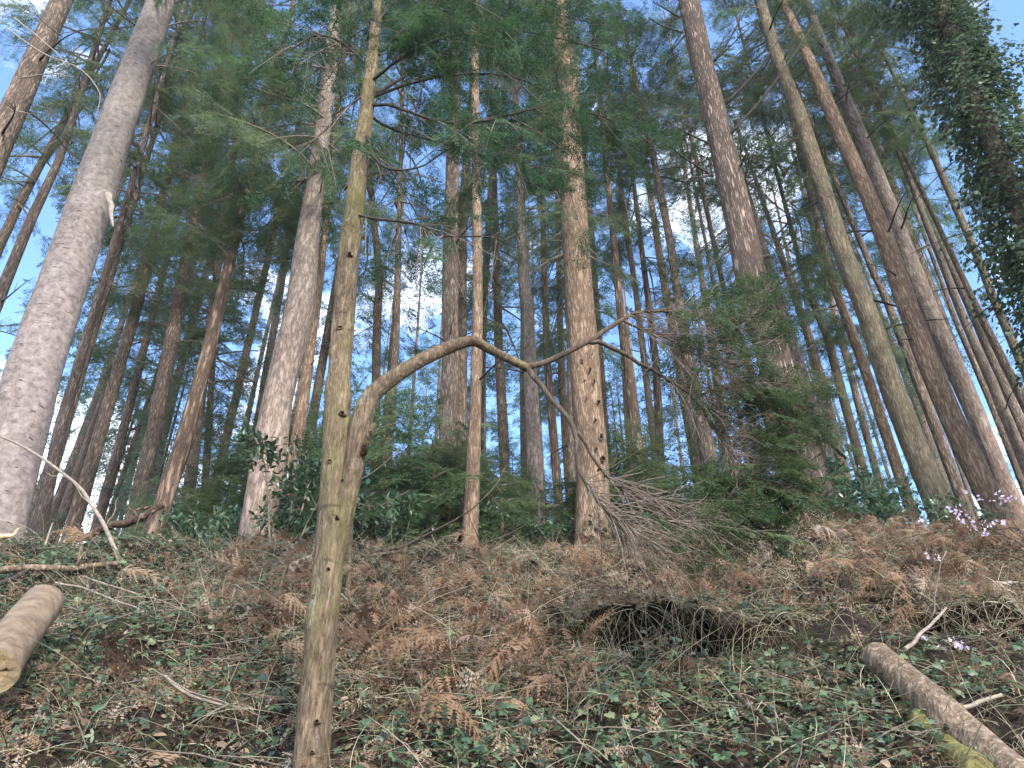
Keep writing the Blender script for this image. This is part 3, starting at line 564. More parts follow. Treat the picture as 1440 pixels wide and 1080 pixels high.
# twigs: fine bare brown sticks, combed down and to the right, and green sprays at their ends
tw = MB(); gp, gd, gs = [], [], []
rg = np.random.default_rng(21)
CLUMPS = [(960, 540, 32), (1005, 470, 32), (1075, 425, 36), (1088, 485, 30), (925, 500, 18), (1010, 680, 38), (1090, 680, 40), (1062, 620, 22), (1145, 600, 34), (985, 742, 22), (880, 722, 18), (1130, 705, 30), (1105, 560, 22), (1030, 545, 22), (1110, 510, 20)]
def twigs(P, lo, hi, num, dirs, ln, green, spread=.35, sub=2, gsz=(.10, .20), r=.0028):
    for _ in range(num):
        t = rg.uniform(lo, hi) * (len(P) - 1); i = int(t); p = P[min(i, len(P) - 2)] * (1 - (t - i)) + P[min(i, len(P) - 2) + 1] * (t - i)
        d = np.array(dirs[rg.integers(len(dirs))], float); d = d / np.linalg.norm(d) + rg.normal(0, spread, 3); d /= np.linalg.norm(d); L_ = rg.uniform(*ln)
        s = np.linspace(0, 1, 7)[:, None]; bend = rg.normal(0, .18, 3); Q = p + d * L_ * s + (bend * L_) * s ** 2 + np.array([0, 0, -.12 * L_]) * s ** 2
        add_tube(tw, Q - base_, np.linspace(r, r * .35, 7), 4, cap=False); ex, ey = project(Q[4]); gr = .12 * green + .55 * max(math.exp(-((ex - a) ** 2 + (ey - b_) ** 2) / c_ ** 2) for a, b_, c_ in CLUMPS)
        for _k in range(sub):
            u = rg.integers(1, 6); d2 = d + rg.normal(0, .6, 3); d2 /= np.linalg.norm(d2); l2 = L_ * rg.uniform(.2, .5); s2 = np.linspace(0, 1, 4)[:, None]
            Q2 = Q[u] + d2 * l2 * s2 + np.array([0, 0, -.1 * l2]) * s2 ** 2; add_tube(tw, Q2 - base_, np.linspace(r * .6, r * .25, 4), 3, cap=False)
            if rg.random() < gr * .42: gp.append(Q2[2] - base_); gd.append(d2 + np.array([0, 0, -.3])); gs.append(rg.uniform(*gsz))
        if rg.random() < gr * .5:
            for u in range(3, 7): gp.append(Q[u] - base_); gd.append(d + rg.normal(0, .5, 3)); gs.append(rg.uniform(*gsz))
DR = [(.8, -.1, -.6), (1, 0, -.1), (.5, -.1, -1), (.9, .1, .3)]
twigs(bB, .55, 1, 55, [(.7, 0, -.5), (.9, 0, -.2), (.45, 0, -.7)], (.15, .38), .12)
twigs(bC, .2, 1, 60, [(.7, 0, -.5), (.9, 0, -.3), (.4, 0, -.8)], (.15, .36), .2)
twigs(bH, .1, 1, 36, [(.6, 0, -.6), (.9, 0, -.1), (.3, 0, -.8)], (.12, .28), .4)
twigs(bA, .55, 1, 75, DR, (.12, .35), .25); twigs(bA3, .2, 1, 90, DR, (.12, .35), .15)
twigs(bA2, .45, 1, 90, DR, (.15, .35), .4); twigs(bD, .0, .85, 130, DR + [(0, 0, -1), (-.5, 0, -.6)], (.10, .26), .45)
twigs(bF, .25, 1, 85, [(.7, 0, .4), (.2, 0, .8), (1, 0, 0), (-.5, 0, .3), (0, 0, -.8)], (.08, .2), .6)
twigs(bG, .0, .9, 100, [(.6, 0, -.6), (.4, 0, .2), (-.5, 0, -.5), (0, 0, -.8)], (.10, .24), .7); twigs(bI, .0, 1, 80, [(.6, 0, -.4), (-.5, 0, -.6), (.9, 0, .1), (0, 0, -.8)], (.10, .26), .8)
tw.build('twig', M['twig'], limb)
gm = MB(); put_sprays(gm, gp, gd, gs, SPRAY_FINE); gm.build('bough', M['yew'], limb, smooth=False)
# crown limbs of the same tree: dark, crooked, hung with needles
cl = MB(); gp, gd, gs = [], [], []
def crown_limb(pts, r0, r1, green=1.0, n=20, num=26, up=False):
    o, P = stick(near, pts, NY, r0, r1, 'crown_limb', 'darktwig' if r0 < .012 else 'dead', base_, n=n); 
    for _ in range(int(num)):
        t = rg.uniform(.15, 1) * (n - 2); i = int(t); p = P[i] * (1 - t + i) + P[i + 1] * (t - i); ax = P[i + 1] - P[i]; ax /= np.linalg.norm(ax)
        d = ax * .6 + rg.normal(0, .55, 3) + np.array([0, 0, -.25]); d /= np.linalg.norm(d); L_ = rg.uniform(.15, .5); s = np.linspace(0, 1, 6)[:, None]
        Q = p + d * L_ * s + np.array([0, 0, -.25 * L_]) * s ** 2; add_tube(cl, Q - base_, np.linspace(.0035, .0012, 6), 4, cap=False)
        if rg.random() < green:
            for u in range(1, 6):
                gp.append(Q[u] - base_); gd.append(d + rg.normal(0, .5, 3)); gs.append(rg.uniform(.09, .19))
    return P
CL = [([(514, 150), (548, 148, 2.8), (618, 171, 2.7), (672, 171, 2.7), (720, 160, 2.7), (765, 148, 2.7), (820, 120, 2.8)], .011, .004, .55, 50),
      ([(512, 180), (519, 200, 2.8), (530, 227, 2.75), (555, 239, 2.7), (594, 233, 2.7), (633, 208, 2.7), (660, 200, 2.7)], .009, .003, .15, 22),
      ([(500, 300), (513, 305, 2.8), (555, 311, 2.75), (594, 317, 2.7), (622, 331, 2.7), (692, 334, 2.7), (725, 347, 2.7)], .008, .003, .12, 22),
      ([(516, 120), (560, 85, 2.75), (620, 55, 2.7), (690, 40, 2.7), (760, 48, 2.7), (850, 70, 2.8)], .011, .004, .95, 62),
      ([(520, 90), (580, 30, 2.8), (640, -10, 2.8), (720, -25, 2.8), (820, -20, 2.9)], .011, .004, .95, 60),
      ([(516, 140), (570, 120, 2.9), (640, 105, 3.0), (730, 110, 3.1), (800, 150, 3.2), (850, 165, 3.3), (872, 180, 3.3)], .010, .004, .85, 56),
      ([(514, 160), (560, 185, 3.0), (640, 205, 3.1), (700, 225, 3.1), (760, 235, 3.1), (815, 245, 3.1)], .009, .003, .35, 40),
      ([(520, 95), (480, 60, 2.8), (445, 50, 2.75), (410, 70, 2.7)], .009, .003, .8, 26), ([(516, 130), (490, 150, 2.8), (455, 185, 2.75), (440, 200, 2.7)], .008, .003, .35, 18),
      ([(527, 40), (545, 10, 2.85), (580, -30, 2.85)], .009, .003, .9, 26), ([(525, 50), (500, 0, 2.9), (470, -30, 2.9)], .009, .003, .9, 24),
      ([(512, 190), (540, 225, 2.95), (580, 290, 3.0), (600, 330, 3.0)], .006, .002, .2, 16),
      ([(516, 140), (650, 60, 3.3), (760, 20, 3.5), (860, 40, 3.6)], .011, .004, .9, 50)]
for pts, r0, r1, g_, nm in CL: crown_limb(pts, r0, r1, g_ * .85, num=nm * .8)
cr = MB(); put_sprays(cr, gp, gd, gs, SPRAY_FINE); crown_ = cr.build('crown', M['yewdark'], near, smooth=False); cl.build('twig', M['twig'], near)

for pts in ([(10, 40), (60, 75), (110, 95), (140, 130), (135, 165)], [(20, 25), (75, 70), (95, 95)], [(28, 110), (70, 104), (100, 108)], [(85, 50), (60, 30), (38, 2)], [(60, 140), (85, 180), (116, 203)], [(15, 155), (45, 160)], [(150, 30), (160, 5), (145, -10)]):
    stick(ALL[0][0], [(*p, 7.9 - .12 * i) for i, p in enumerate(pts)], 7.9, .014, .005, 'dead_branch', 'palestick' if pts[0][0] < 40 else 'darktwig', ALL[0][3])
silver = ALL[1]; o, _ = stick(silver[0], [(151, 272, 6.95), (158, 300, 6.95), (159, 318, 6.9)], 7, .045, .012, 'torn_bark', 'palestick', silver[3], k=8, n=8)
# live boughs hanging low on particular trunks
def bough_mesh(seed, n_sp=46):
    r = np.random.default_rng(seed); mb = MB(); n = 9; q = np.linspace(0, 1, n); P = np.stack([q, .08 * np.sin(q * 3 + seed), .10 * q - .42 * q ** 2], -1); add_tube(mb, P, np.linspace(.014, .003, n), 5, 1); pp, dd, sc = [], [], []
    for _ in range(n_sp):
        t = r.uniform(.12, 1); p = np.array([np.interp(t, q, P[:, c]) for c in range(3)]); d = np.array([r.uniform(.2, .9), r.choice([-1, 1]) * r.uniform(.3, .9), r.uniform(-.9, 0)]); pp.append(p + d * r.uniform(0, .18)); dd.append(d); sc.append(r.uniform(.14, .30))
    put_sprays(mb, pp, dd, sc, SPRAY); return mb.mesh('bough', [M['needle'], M['twig']], smooth=False)
BOUGHS = [bough_mesh(70 + k) for k in range(4)]
def hang(tr, row, n, ln, seed, spread=40, az=None):
    root, A, r, b0 = tr; rr = random.Random(seed); rows = project(A + b0)[1]
    for _ in range(n):
        k = int(np.argmin(np.abs(rows - row - rr.uniform(-spread, spread)) + (project(A + b0)[1] > 2000) * 1e6)); a = rr.uniform(0, 6.28) if az is None else R(rr.uniform(*az)); d = np.array([math.cos(a), math.sin(a), rr.uniform(-.1, .4)])
        attach_branch(root, A[k] + d * r[k] * .7, d, rr.uniform(*ln), rr.choice(BOUGHS), 'bough')
for lab, row, n, ln, sp, az in (('reddish leaning', 240, 5, (1.0, 1.8), 120, (-30, 210)), ('broad shaded', 420, 4, (1, 1.6), 120, None), ('stout pale grey', 180, 16, (1.0, 2.0), 110, (100, 260)), ('stout pale grey', 250, 7, (.8, 1.4), 60, (-70, 60)), ('thick silver', 60, 5, (1, 1.8), 60, (-60, 40)), ('reddish leaning', 330, 5, (1, 1.6), 90, None), ('thick tan trunk pitted', 120, 7, (.5, 1.1), 90, None),
                                ('thick tan trunk pitted', 300, 4, (.4, .8), 60, None), ('slim trunk crossed', 220, 6, (.5, 1.0), 80, None), ('mottled leaning', 130, 10, (.8, 1.6), 60, None), ('greenish smooth', 40, 6, (.8, 1.5), 50, None), ('dim trunk wrapped', 470, 14, (.5, 1.1), 90, None), ('narrow trunk squeezed', 480, 7, (.5, 1.0), 70, None),
                                ('mossy yellow', 230, 8, (.5, 1.0), 70, None), ('very thin pale trunk rising', 150, 12, (.6, 1.1), 50, None), ('purplish grey', 230, 6, (.5, 1.0), 90, None), ('slender tan', 180, 5, (.4, .9), 90, None), ('upright dim', 400, 8, (.6, 1.2), 80, None)):
    tr = next(t for t in ALL if t[0]['label'].startswith(lab)); hang(tr, row, n, ln, len(lab) + row, sp, az)

# ------------------------------------------------------------------ the ivy-clad tree at the top right
def ivy_template():
    a = [(0, 0), (.32, -.1), (.5, .22), (.28, .42), (.34, .72), (0, 1.0), (-.34, .72), (-.28, .42), (-.5, .22), (-.32, -.1)]
    v = np.array([[x, y, -.18 * abs(x) + .05 * math.sin(y * 3)] for x, y in [(0, .35)] + a]); v = v[:, [1, 0, 2]]
    f = np.array([[0, k, k % 10 + 1] for k in range(1, 11)]); return v, f
def oval_template(w=.5, fold=.2, teeth=0):
    s = [(0, 0), (.22, w * .38), (.5, w * .5), (.8, w * .3), (1, 0)]; v = [[x, 0, -.12 * x * x] for x, _ in s] + [[x, w_, fold * w_ - .12 * x * x] for x, w_ in s[1:-1]] + [[x, -w_, fold * w_ - .12 * x * x] for x, w_ in s[1:-1]]
    f = [[0, 1, 5], [1, 2, 6], [1, 6, 5], [2, 3, 7], [2, 7, 6], [3, 4, 7], [0, 8, 1], [1, 9, 2], [1, 8, 9], [2, 10, 3], [2, 9, 10], [3, 10, 4]]; return np.array(v), np.array(f)
IVY, OVAL, BROAD = ivy_template(), oval_template(.42), oval_template(.6, .3)
iv = T('dark trunk smothered in glossy ivy, hanging over the top right corner', [(1310, -20, 38), (1372, 140, 44), (1430, 290, 48), (1495, 460, 54), (1555, 600, 58)], 7.6, 'dark', 22, None, 5, (6, 11), (.6, 1.6), 36, .07, name='ivy_tree')
root, A, r, bs = iv; mb = MB(); st = MB(); n = 46000; z = RNG.uniform(1.0, 15, n) ; k = np.clip(np.searchsorted(A[:, 2], z), 1, len(A) - 1); ang = RNG.uniform(0, 2 * math.pi, n)
clump = fbm(np.cos(ang) * 1.6, np.sin(ang) * 1.6, z * 1.0, 3, 5); rad = r[k] + np.abs(RNG.normal(0, .17, n)) + np.clip(clump + .05, 0, 1) * RNG.uniform(.1, 1.9, n) + .03
keep = clump + RNG.normal(0, .15, n) > -.28; pos = A[k] + np.stack([np.cos(ang) * rad, np.sin(ang) * rad, RNG.uniform(-.1, .1, n)], -1); pos[:, 2] += z - A[k][:, 2]
dirs = np.stack([np.cos(ang), np.sin(ang), -1.0 + 0 * ang], -1) + RNG.normal(0, .5, (n, 3)); upv = np.stack([np.cos(ang), np.sin(ang), .5 + 0 * ang], -1) + RNG.normal(0, .4, (n, 3))
stamp(mb, *IVY, pos[keep], basis(dirs[keep], upv[keep]), RNG.uniform(.022, .085, keep.sum())); mb.build('ivy', M['ivyleaf'], root, smooth=False)
for _ in range(26):
    a0, z0, l_ = random.uniform(0, 6.28), random.uniform(4, 13), random.uniform(.5, 1.3); p, t, rr = axis_at(A, r, z0); h = np.array([math.cos(a0), math.sin(a0), random.uniform(-.2, .5)])
    s = np.linspace(0, 1, 6)[:, None]; st = MB(); add_tube(st, p + h * (rr + l_ * s) - np.array([0, 0, .3]) * s ** 2, np.linspace(.014, .004, 6), 5); st.build('stem', M['darktwig'], root)

# ------------------------------------------------------------------ trees standing farther back
far_zone = [(-100, 300, 'thin dim trunk far back in the shaded left part of the wood', 'far trunks in the shaded left part', 'dark'),
            (300, 780, 'thin brown trunk far back behind the evergreen shrubs', 'far trunks behind the evergreen shrubs', 'brown'),
            (780, 1130, 'thin tan trunk far back between the thick tan and furrowed trunks', 'far trunks between the tan and furrowed trunks', 'tan'),
            (1130, 1560, 'thin leaning trunk far back against the white sky beyond the leaning trunks', 'far trunks beyond the leaning trunks', 'brown')]
rf = random.Random(42); placed = []
def far_proto(bark, seed, h):
    P = np.array([[0, 0, -.4], [.0, 0, 0], [rf.uniform(-.2, .2), 0, h * .5], [rf.uniform(-.3, .3), 0, h]]); me, _, _ = trunk_mesh(P, np.array([.17, .16, .12, .03]), np.zeros(3), 14, .45, M[bark], .3, .08, 0, seed); return me
PROT = {b_: [far_proto(b_, 300 + i, 25 + 2 * i) for i in range(3)] for b_ in ('dark', 'brown', 'tan')}
tries = 0
while len(placed) < 92 and tries < 4000:
    tries += 1; y = 15 + 43 * rf.random() ** 1.2; px = rf.uniform(-160, 1600); x = (px - 720) / F * (y * CP + 5 * SP)
    if any((x - a) ** 2 + (y - b_) ** 2 < (1.6 + y * .03) ** 2 for a, b_ in placed): continue
    placed.append((x, y)); z = float(H(x, y)); zn = next((q for q in far_zone if q[0] <= px < q[1]), far_zone[0 if px < 0 else 3])
    root = thing('conifer_tree', (x, y, z), zn[2], 'tree', zn[3]); o = bpy.data.objects.new('trunk', rf.choice(PROT[zn[4]])); COL.objects.link(o); o.parent = root
    s = rf.uniform(.75, 1.25); o.scale = (s, s, rf.uniform(.85, 1.15)); o.rotation_euler = (rf.uniform(-.03, .03), rf.uniform(-.03, .03), rf.uniform(0, 6.28))
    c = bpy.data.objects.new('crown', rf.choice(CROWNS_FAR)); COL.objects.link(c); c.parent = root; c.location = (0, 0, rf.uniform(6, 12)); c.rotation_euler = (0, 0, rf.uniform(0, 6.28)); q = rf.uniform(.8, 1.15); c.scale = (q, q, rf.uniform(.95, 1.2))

rf2 = random.Random(8); n_ = 0; spots = []
for _ in range(400):
    if n_ >= 44: break
    y = rf2.uniform(15, 27); px = rf2.uniform(60, 1080) if n_ < 34 else rf2.uniform(1100, 1420); x = (px - 720) / F * (y * CP + 4 * SP)
    if any((x - a) ** 2 + (y - b_) ** 2 < 2.2 for a, b_ in spots): continue
    spots.append((x, y)); n_ += 1; h = rf2.uniform(5, 10.5); root = thing('young_conifer', (x, y, float(H(x, y))), 'slender young conifer, green down to the ground, deep between the far trunks', 'tree', 'young conifers deep between the far trunks')
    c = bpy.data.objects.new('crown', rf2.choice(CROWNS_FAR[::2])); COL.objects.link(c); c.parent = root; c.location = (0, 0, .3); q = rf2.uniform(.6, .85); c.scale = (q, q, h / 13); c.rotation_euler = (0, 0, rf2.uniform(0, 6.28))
    s_ = MB(); add_tube(s_, [(0, 0, -.3), (.03, 0, h * .5), (0, .02, h)], [.08, .055, .01], 8); s_.build('trunk', M['brown'], root)

# ------------------------------------------------------------------ evergreen shrubs and saplings on the plateau
def conifer_shrub_mesh(seed, h, rad):
    return crown_mesh('foliage', h, rad, seed, SPRAY, M['needle'], 2.2, 0, True, 3.0)
def leafy_shrub(root, h, rad, nst, leaves, seed, tpl, mat, size=(.06, .11), wood='twig', dens_lo=.2):
    r = np.random.default_rng(seed); P, D = [], []
    for _ in range(nst):
        st = MB()
        a = r.uniform(0, 6.28); e = r.uniform(.1, 1.0); L_ = h * r.uniform(.6, 1.05); tip = np.array([math.cos(a) * rad * e, math.sin(a) * rad * e, L_ * (1 - .3 * e)]); s = np.linspace(0, 1, 9)[:, None]
        Q = tip * s + np.array([0, 0, .3 * L_]) * s * (1 - s) + np.cumsum(r.normal(0, .012 * h, (9, 3)), 0) * s; add_tube(st, Q, np.linspace(.010 + .004 * h, .003, 9), 5)
        for _k in range(7):
            u = r.integers(3, 9); d = r.normal(0, 1, 3) * np.array([1, 1, .6]); d /= np.linalg.norm(d); l2 = r.uniform(.12, .3) * h * .4; Q2 = Q[u] + d * l2 * np.linspace(0, 1, 5)[:, None]; add_tube(st, Q2, np.linspace(.004, .0015, 5), 4, cap=False)
            for _j in range(leaves * 3):
                P.append(Q2[r.integers(1, 5)] + r.normal(0, .05, 3)); D.append(d + r.normal(0, .7, 3) + np.array([0, 0, -.2]))
        st.build('stem', M[wood], root)
    P, D = np.array(P), np.array(D); lm = MB(); stamp(lm, *tpl, P, basis(D, np.array([0, 0, 1.]) + r.normal(0, .45, D.shape)), r.uniform(*size, len(P)))
    lm.build('foliage', M[mat], root, smooth=False)
def place(px, y): 
    x = (px - 720) / F * (y * CP + (float(H(0, y)) - 1.6) * SP); return np.array([x, y, float(H(x, y)) - .03])
for px, y, h, rad, lab in ((330, 11.5, 3.6, 1.3, 'feathery young conifer filling the shade left of the stout pale trunk'), (285, 13.5, 4.2, 1.4, 'feathery young conifer under the reddish torn bark trunk'),
                           (575, 12.0, 3.2, 1.4, 'low feathery conifer between the mossy tree and the purplish grey trunk'), (690, 13.0, 3.4, 1.4, 'feathery young conifer behind the slender tan trunk'),
                           (545, 14.5, 4.6, 1.5, 'taller feathery conifer deep behind the mossy forked tree'), (430, 12.5, 3.4, 1.2, 'feathery conifer showing right of the stout pale trunk foot'),
                           (240, 12.5, 2.6, 1.2, 'low feathery conifer under the broad shaded trunk'), (640, 15.5, 4.6, 1.6, 'broad dim conifer seen between the purplish grey and slender tan trunks'),
                           (500, 11.2, 2.6, 1.2, 'low feathery conifer peeping out behind the mossy forked tree stem'), (610, 13.6, 3.6, 1.4, 'feathery conifer left of the purplish grey trunk foot'), (765, 14.0, 3.2, 1.2, 'narrow feathery conifer between the slim trunk and thick tan trunk'), (370, 14.5, 5.0, 1.5, 'tall feathery conifer behind the stout pale trunk'), (985, 12.5, 2.4, 1.1, 'feathery conifer behind the bough twigs left of the furrowed trunk'), (1240, 12.0, 2.4, 1.0, 'feathery young conifer behind the glossy bush'),
                           (905, 12.0, 2.8, 1.1, 'young conifer right of the foot of the thick tan trunk'), (720, 16, 4.5, 1.6, 'dim conifer deep behind the slim trunk under the limb')):
    root = thing('young_conifer', place(px, y), lab, 'shrub'); me = conifer_shrub_mesh(int(px), h, rad); o = bpy.data.objects.new('foliage', me); COL.objects.link(o); o.parent = root; o.location = (0, 0, .15)
    s_ = MB(); add_tube(s_, [(0, 0, -.1), (.02, 0, h * .5), (0, .02, h * 1.05)], [.035, .025, .008], 8); s_.build('trunk', M['brown'], root)
for px, y, h, rad, ns, lv, lab in ((385, 8.1, 2.3, .85, 10, 9, 'greyish green holly bush in front of the stout pale grey trunk'), (440, 9.6, 2.0, .9, 14, 11, 'dark holly bush right of the stout pale grey trunk'),
                                   (300, 9.8, 1.7, 1.1, 18, 11, 'low dark evergreen bush under the left conifers'), (560, 9.6, 1.6, 1.0, 16, 11, 'low evergreen bush right behind the mossy tree stem'), (690, 9.8, 1.9, 1.0, 16, 12, 'low evergreen bush between the slender tan and slim trunks'),
                                   (645, 11.5, 2.6, 1.2, 20, 12, 'taller evergreen bush behind the purplish grey trunk'), (1215, 8.4, 1.9, .75, 16, 12, 'dark glossy bush between the furrowed trunk and the leaning trunks'), (1290, 8.8, 1.6, .9, 14, 6, 'thin scrubby bush under the leaning trunks'),
                                   (1130, 9.3, 1.3, .7, 12, 9, 'small dark bush beside the furrowed trunk foot'), (885, 9.2, 1.5, .8, 14, 9, 'small bush right of the pitted tan trunk'), (1370, 8.6, 1.3, .8, 12, 6, 'sparse bush behind the pink blossom'), (200, 10, 1.4, 1.0, 14, 8, 'shaded bush behind the broken brown branch')):
    root = thing('evergreen_shrub', place(px, y), lab, 'shrub'); leafy_shrub(root, h, rad, ns, lv, int(px), OVAL, 'holly')
ru = random.Random(77); proto_me = [conifer_shrub_mesh(900 + k, 3.0, 1.25) for k in range(3)]
for k in range(22):
    px, y = (ru.uniform(150, 800) if k < 16 else ru.uniform(830, 1300)), ru.uniform(9.8, 13.5)
    root = thing('young_conifer', place(px, y), 'waist to head high feathery conifer in the green understorey just behind the bank crest', 'shrub', 'low conifers of the understorey'); o = bpy.data.objects.new('foliage', ru.choice(proto_me)); COL.objects.link(o); o.parent = root
    q = ru.uniform(.6, 1.05); o.scale = (q, q, q * ru.uniform(.85, 1.15)); o.rotation_euler = (0, 0, ru.uniform(0, 6.28)); o.location = (0, 0, .1); s_ = MB(); add_tube(s_, [(0, 0, -.1), (.02, 0, 1.4), (0, .02, 2.6 * q)], [.03, .02, .006], 6); s_.build('trunk', M['brown'], root)
sp = thing('sapling', hit(489, 850), 'thin mossy sapling stem just right of the mossy forked tree foot', 'sapling')
o0 = np.array(sp.location); mb = MB(); y_ = o0[1]; add_tube(mb, smooth_path([o0 - [0, 0, .1], at(491, 800, y_), at(494, 730, y_), at(499, 640, y_), at(503, 575, y_)], 24) - o0, np.linspace(.02, .008, 24), 8, rough=.2, seed=4); mb.build('stem', M['mossy'], sp)
mb = MB(); rs = np.random.default_rng(3); P = np.array([at(rs.uniform(480, 580), rs.uniform(560, 720), y_ + rs.uniform(-.3, .3)) - o0 for _ in range(60)])
stamp(mb, *OVAL, P, basis(rs.normal(0, 1, (60, 3)), np.array([0, 0, 1.]) + rs.normal(0, .3, (60, 3))), rs.uniform(.04, .08, 60))
tb = MB()
for e in ([(500, 620), (540, 600), (580, 590)], [(497, 680), (530, 660), (570, 625)], [(495, 705), (530, 712), (575, 690)], [(499, 640), (520, 600), (530, 565)]): add_tube(tb, smooth_path([at(a, b_, y_) for a, b_ in e], 10) - o0, np.linspace(.006, .002, 10), 5)
tb.build('twig', M['twig'], sp); mb.build('foliage', M['holly'], sp, smooth=False)

# ------------------------------------------------------------------ fallen wood
def fallen(name, label, cat, pts, r0, r1, mat, ends=None, k=10, n=40, rough=.15, side=0, group=None, lift=None):
    """a stick or log through picture points (x, row, distance or None to lie on the bank)"""
    W_ = []
    for p in pts:
        if len(p) > 2: W_.append(at(*p))
        else: q = hit(*p); W_.append(q + np.array([0, 0, lift if lift is not None else r0 * .6]))
    W_ = np.array(W_); o = W_[0]; P = smooth_path(W_, n) - o; root = thing(name, o, label, cat, group); mb = MB(); rr = np.linspace(r0, r1, n)
    if r0 < .05: P = P + np.stack([r0 * .5 * vnoise(np.arange(n) * .22, o[0] * 9, c * 4.1, 6) for c in range(3)], -1)
    v, q, t = tube(P, rr, k, rough=rough, freq=4 if r0 > .05 else 9, seed=int(abs(o[0] * 997)) % 89, cap=ends is None); mb.add(v, q)
    if t is not None: mb.add(v, t)
    mb.build('bark', M[mat], root)
    if ends is not None:
        T_, U, V = frames(P)
        for e in ends:
            i = 0 if e == 0 else -1; c = MB(); a = np.linspace(0, 2 * math.pi, k, endpoint=False); rim = v.reshape(-1, k, 3)[i]; rings = [rim, P[i] + (rim - P[i]) * .86, P[i] + (rim - P[i]) * .5 + RNG.normal(0, .004, (k, 3)), ]
            vv = np.concatenate(rings + [P[i][None]]); j = np.arange(k); j2 = (j + 1) % k
            c.add(vv, np.concatenate([np.stack([m * k + j, m * k + j2, (m + 1) * k + j2, (m + 1) * k + j], -1) for m in (0, 1)])); c.add(vv, np.stack([2 * k + j, 2 * k + j2, np.full(k, 3 * k)], -1)); c.build('cut_face', M['cut'], root)
    for s in range(side):
        i = random.randrange(n // 4, n - 2); d = np.array([random.uniform(-1, 1), random.uniform(-.6, .6), random.uniform(-.2, .9)]); d /= np.linalg.norm(d); l_ = random.uniform(.12, .45)
        g = MB(); add_tube(g, P[i] + d * l_ * np.linspace(0, 1, 6)[:, None] + np.cumsum(RNG.normal(0, .012, (6, 3)), 0), np.linspace(rr[i] * .5, .002, 6), 5); g.build('twig', M[mat], root)
    return root, P, rr
fallen('fallen_log', 'weathered grey brown log with a snapped end sliding down the bank, bottom right', 'log', [(1240, 946), (1274, 976), (1320, 1018), (1364, 1060), (1410, 1104), (1478, 1168)], .074, .072, 'log', [0], 40, 110, .16, lift=.07)
fallen('fallen_log', 'thin mossy yellow log lying under the snapped grey log', 'log', [(1272, 1005), (1305, 1035), (1335, 1062), (1375, 1100), (1420, 1145)], .045, .055, 'mosslog', [0], 16, 40, .14, lift=.03)
fallen('sawn_log', 'thick sawn log with a yellowish cut face at the left edge of the bank', 'log', [(-8, 945, 3.15), (25, 893, 3.5), (60, 848, 3.95)], .088, .098, 'sawn', [0, 1], 30, 40, .06)
fallen('broken_branch', 'broken dark brown branch propped up left of the reddish torn bark trunk', 'branch', [(70, 775, 7.4), (120, 752, 7.3), (175, 735, 7.2), (232, 711, 7.1)], .045, .035, 'red', None, 10, 40, .3, 6)
fallen('bent_branch', 'pale bent branch arching over from the silver trunk to the ivy', 'branch', [(-30, 600, 6.0), (40, 632, 6.0), (105, 678, 6.0), (130, 712, 6.0), (152, 750, 6.0), (170, 796, 6.0)], .009, .020, 'palestick', None, 8, 40, .15, 3)
fallen('fallen_branch', 'straight fallen branch lying level across the ivy at the left edge', 'branch', [(-20, 826), (40, 820), (100, 817), (160, 812)], .03, .02, 'log', None, 8, 30, .15, 3, lift=.11)
fallen('fallen_branch', 'dark fallen branch sloping down below the level one at the left edge', 'branch', [(-20, 846), (15, 832), (45, 815)], .02, .016, 'darktwig', None, 8, 20, lift=.10)
fallen('dead_stick', 'long pale stick lying on the ivy right of the sawn log', 'stick', [(72, 838), (110, 845), (150, 862), (188, 880)], .010, .006, 'palestick', None, 6, 30, .2, 2, lift=.09)
fallen('dead_stick', 'pale stick just above and beside the long one right of the sawn log', 'stick', [(112, 830), (150, 845), (192, 858)], .008, .005, 'palestick', None, 6, 24, .2, 1, lift=.10)
fallen('dead_stick', 'pale thin stick leaning up against the silver trunk foot', 'stick', [(56, 792, 6.2), (66, 760, 6.3), (74, 735, 6.4)], .010, .006, 'palestick', None, 6, 14)
fallen('dead_stick', 'thin grey stick propped below the broken dark brown branch', 'stick', [(170, 780, 6.6), (190, 745, 6.7), (198, 722, 6.8)], .010, .006, 'dead', None, 6, 14)
fallen('dead_stick', 'black upright stick near the foot of the reddish torn bark trunk', 'stick', [(191, 793, 6.4), (201, 750, 6.6), (213, 722, 6.7)], .012, .007, 'darktwig', None, 6, 14)
fallen('dead_pole', 'snapped brown pole lying in the bracken behind the mossy forked tree', 'branch', [(362, 872), (395, 852), (432, 824)], .022, .026, 'dead', None, 10, 24, .2, 1, lift=.08)
fallen('fallen_branch', 'long pale green branch lying level behind the mossy tree, curving up to the right', 'branch', [(335, 786, 6.5), (430, 785, 6.4), (510, 778, 6.3), (560, 771, 6.2), (610, 748, 6.1), (650, 725, 6.0), (690, 690, 6.0), (712, 655, 6.0)], .020, .004, 'dead', None, 8, 60, .15, 5)
fallen('fallen_branch', 'second branch forking below the long pale green one', 'branch', [(498, 790, 6.2), (545, 778, 6.2), (590, 778, 6.1), (630, 784, 6.0), (680, 765, 6.0), (735, 740, 6.0)], .022, .005, 'dead', None, 8, 40, .15, 5)
fallen('dead_stick', 'thin curved pale stem looping over the lower left ivy', 'stick', [(225, 985), (255, 1012), (300, 1028), (350, 1035)], .008, .005, 'palestick', None, 6, 30, .2, 1, lift=.10)
fallen('dead_stick', 'pale stick slanting behind the grey log towards the pink twigs', 'stick', [(1284, 952), (1310, 920), (1340, 885)], .011, .007, 'palestick', None, 6, 24, .2, 1, lift=.12)
fallen('dead_stick', 'brown stick pointing down through the ivy at the bottom right of centre', 'stick', [(1040, 1005), (1065, 1030), (1095, 1062)], .012, .008, 'dead', None, 6, 24, .2, 1, lift=.08)
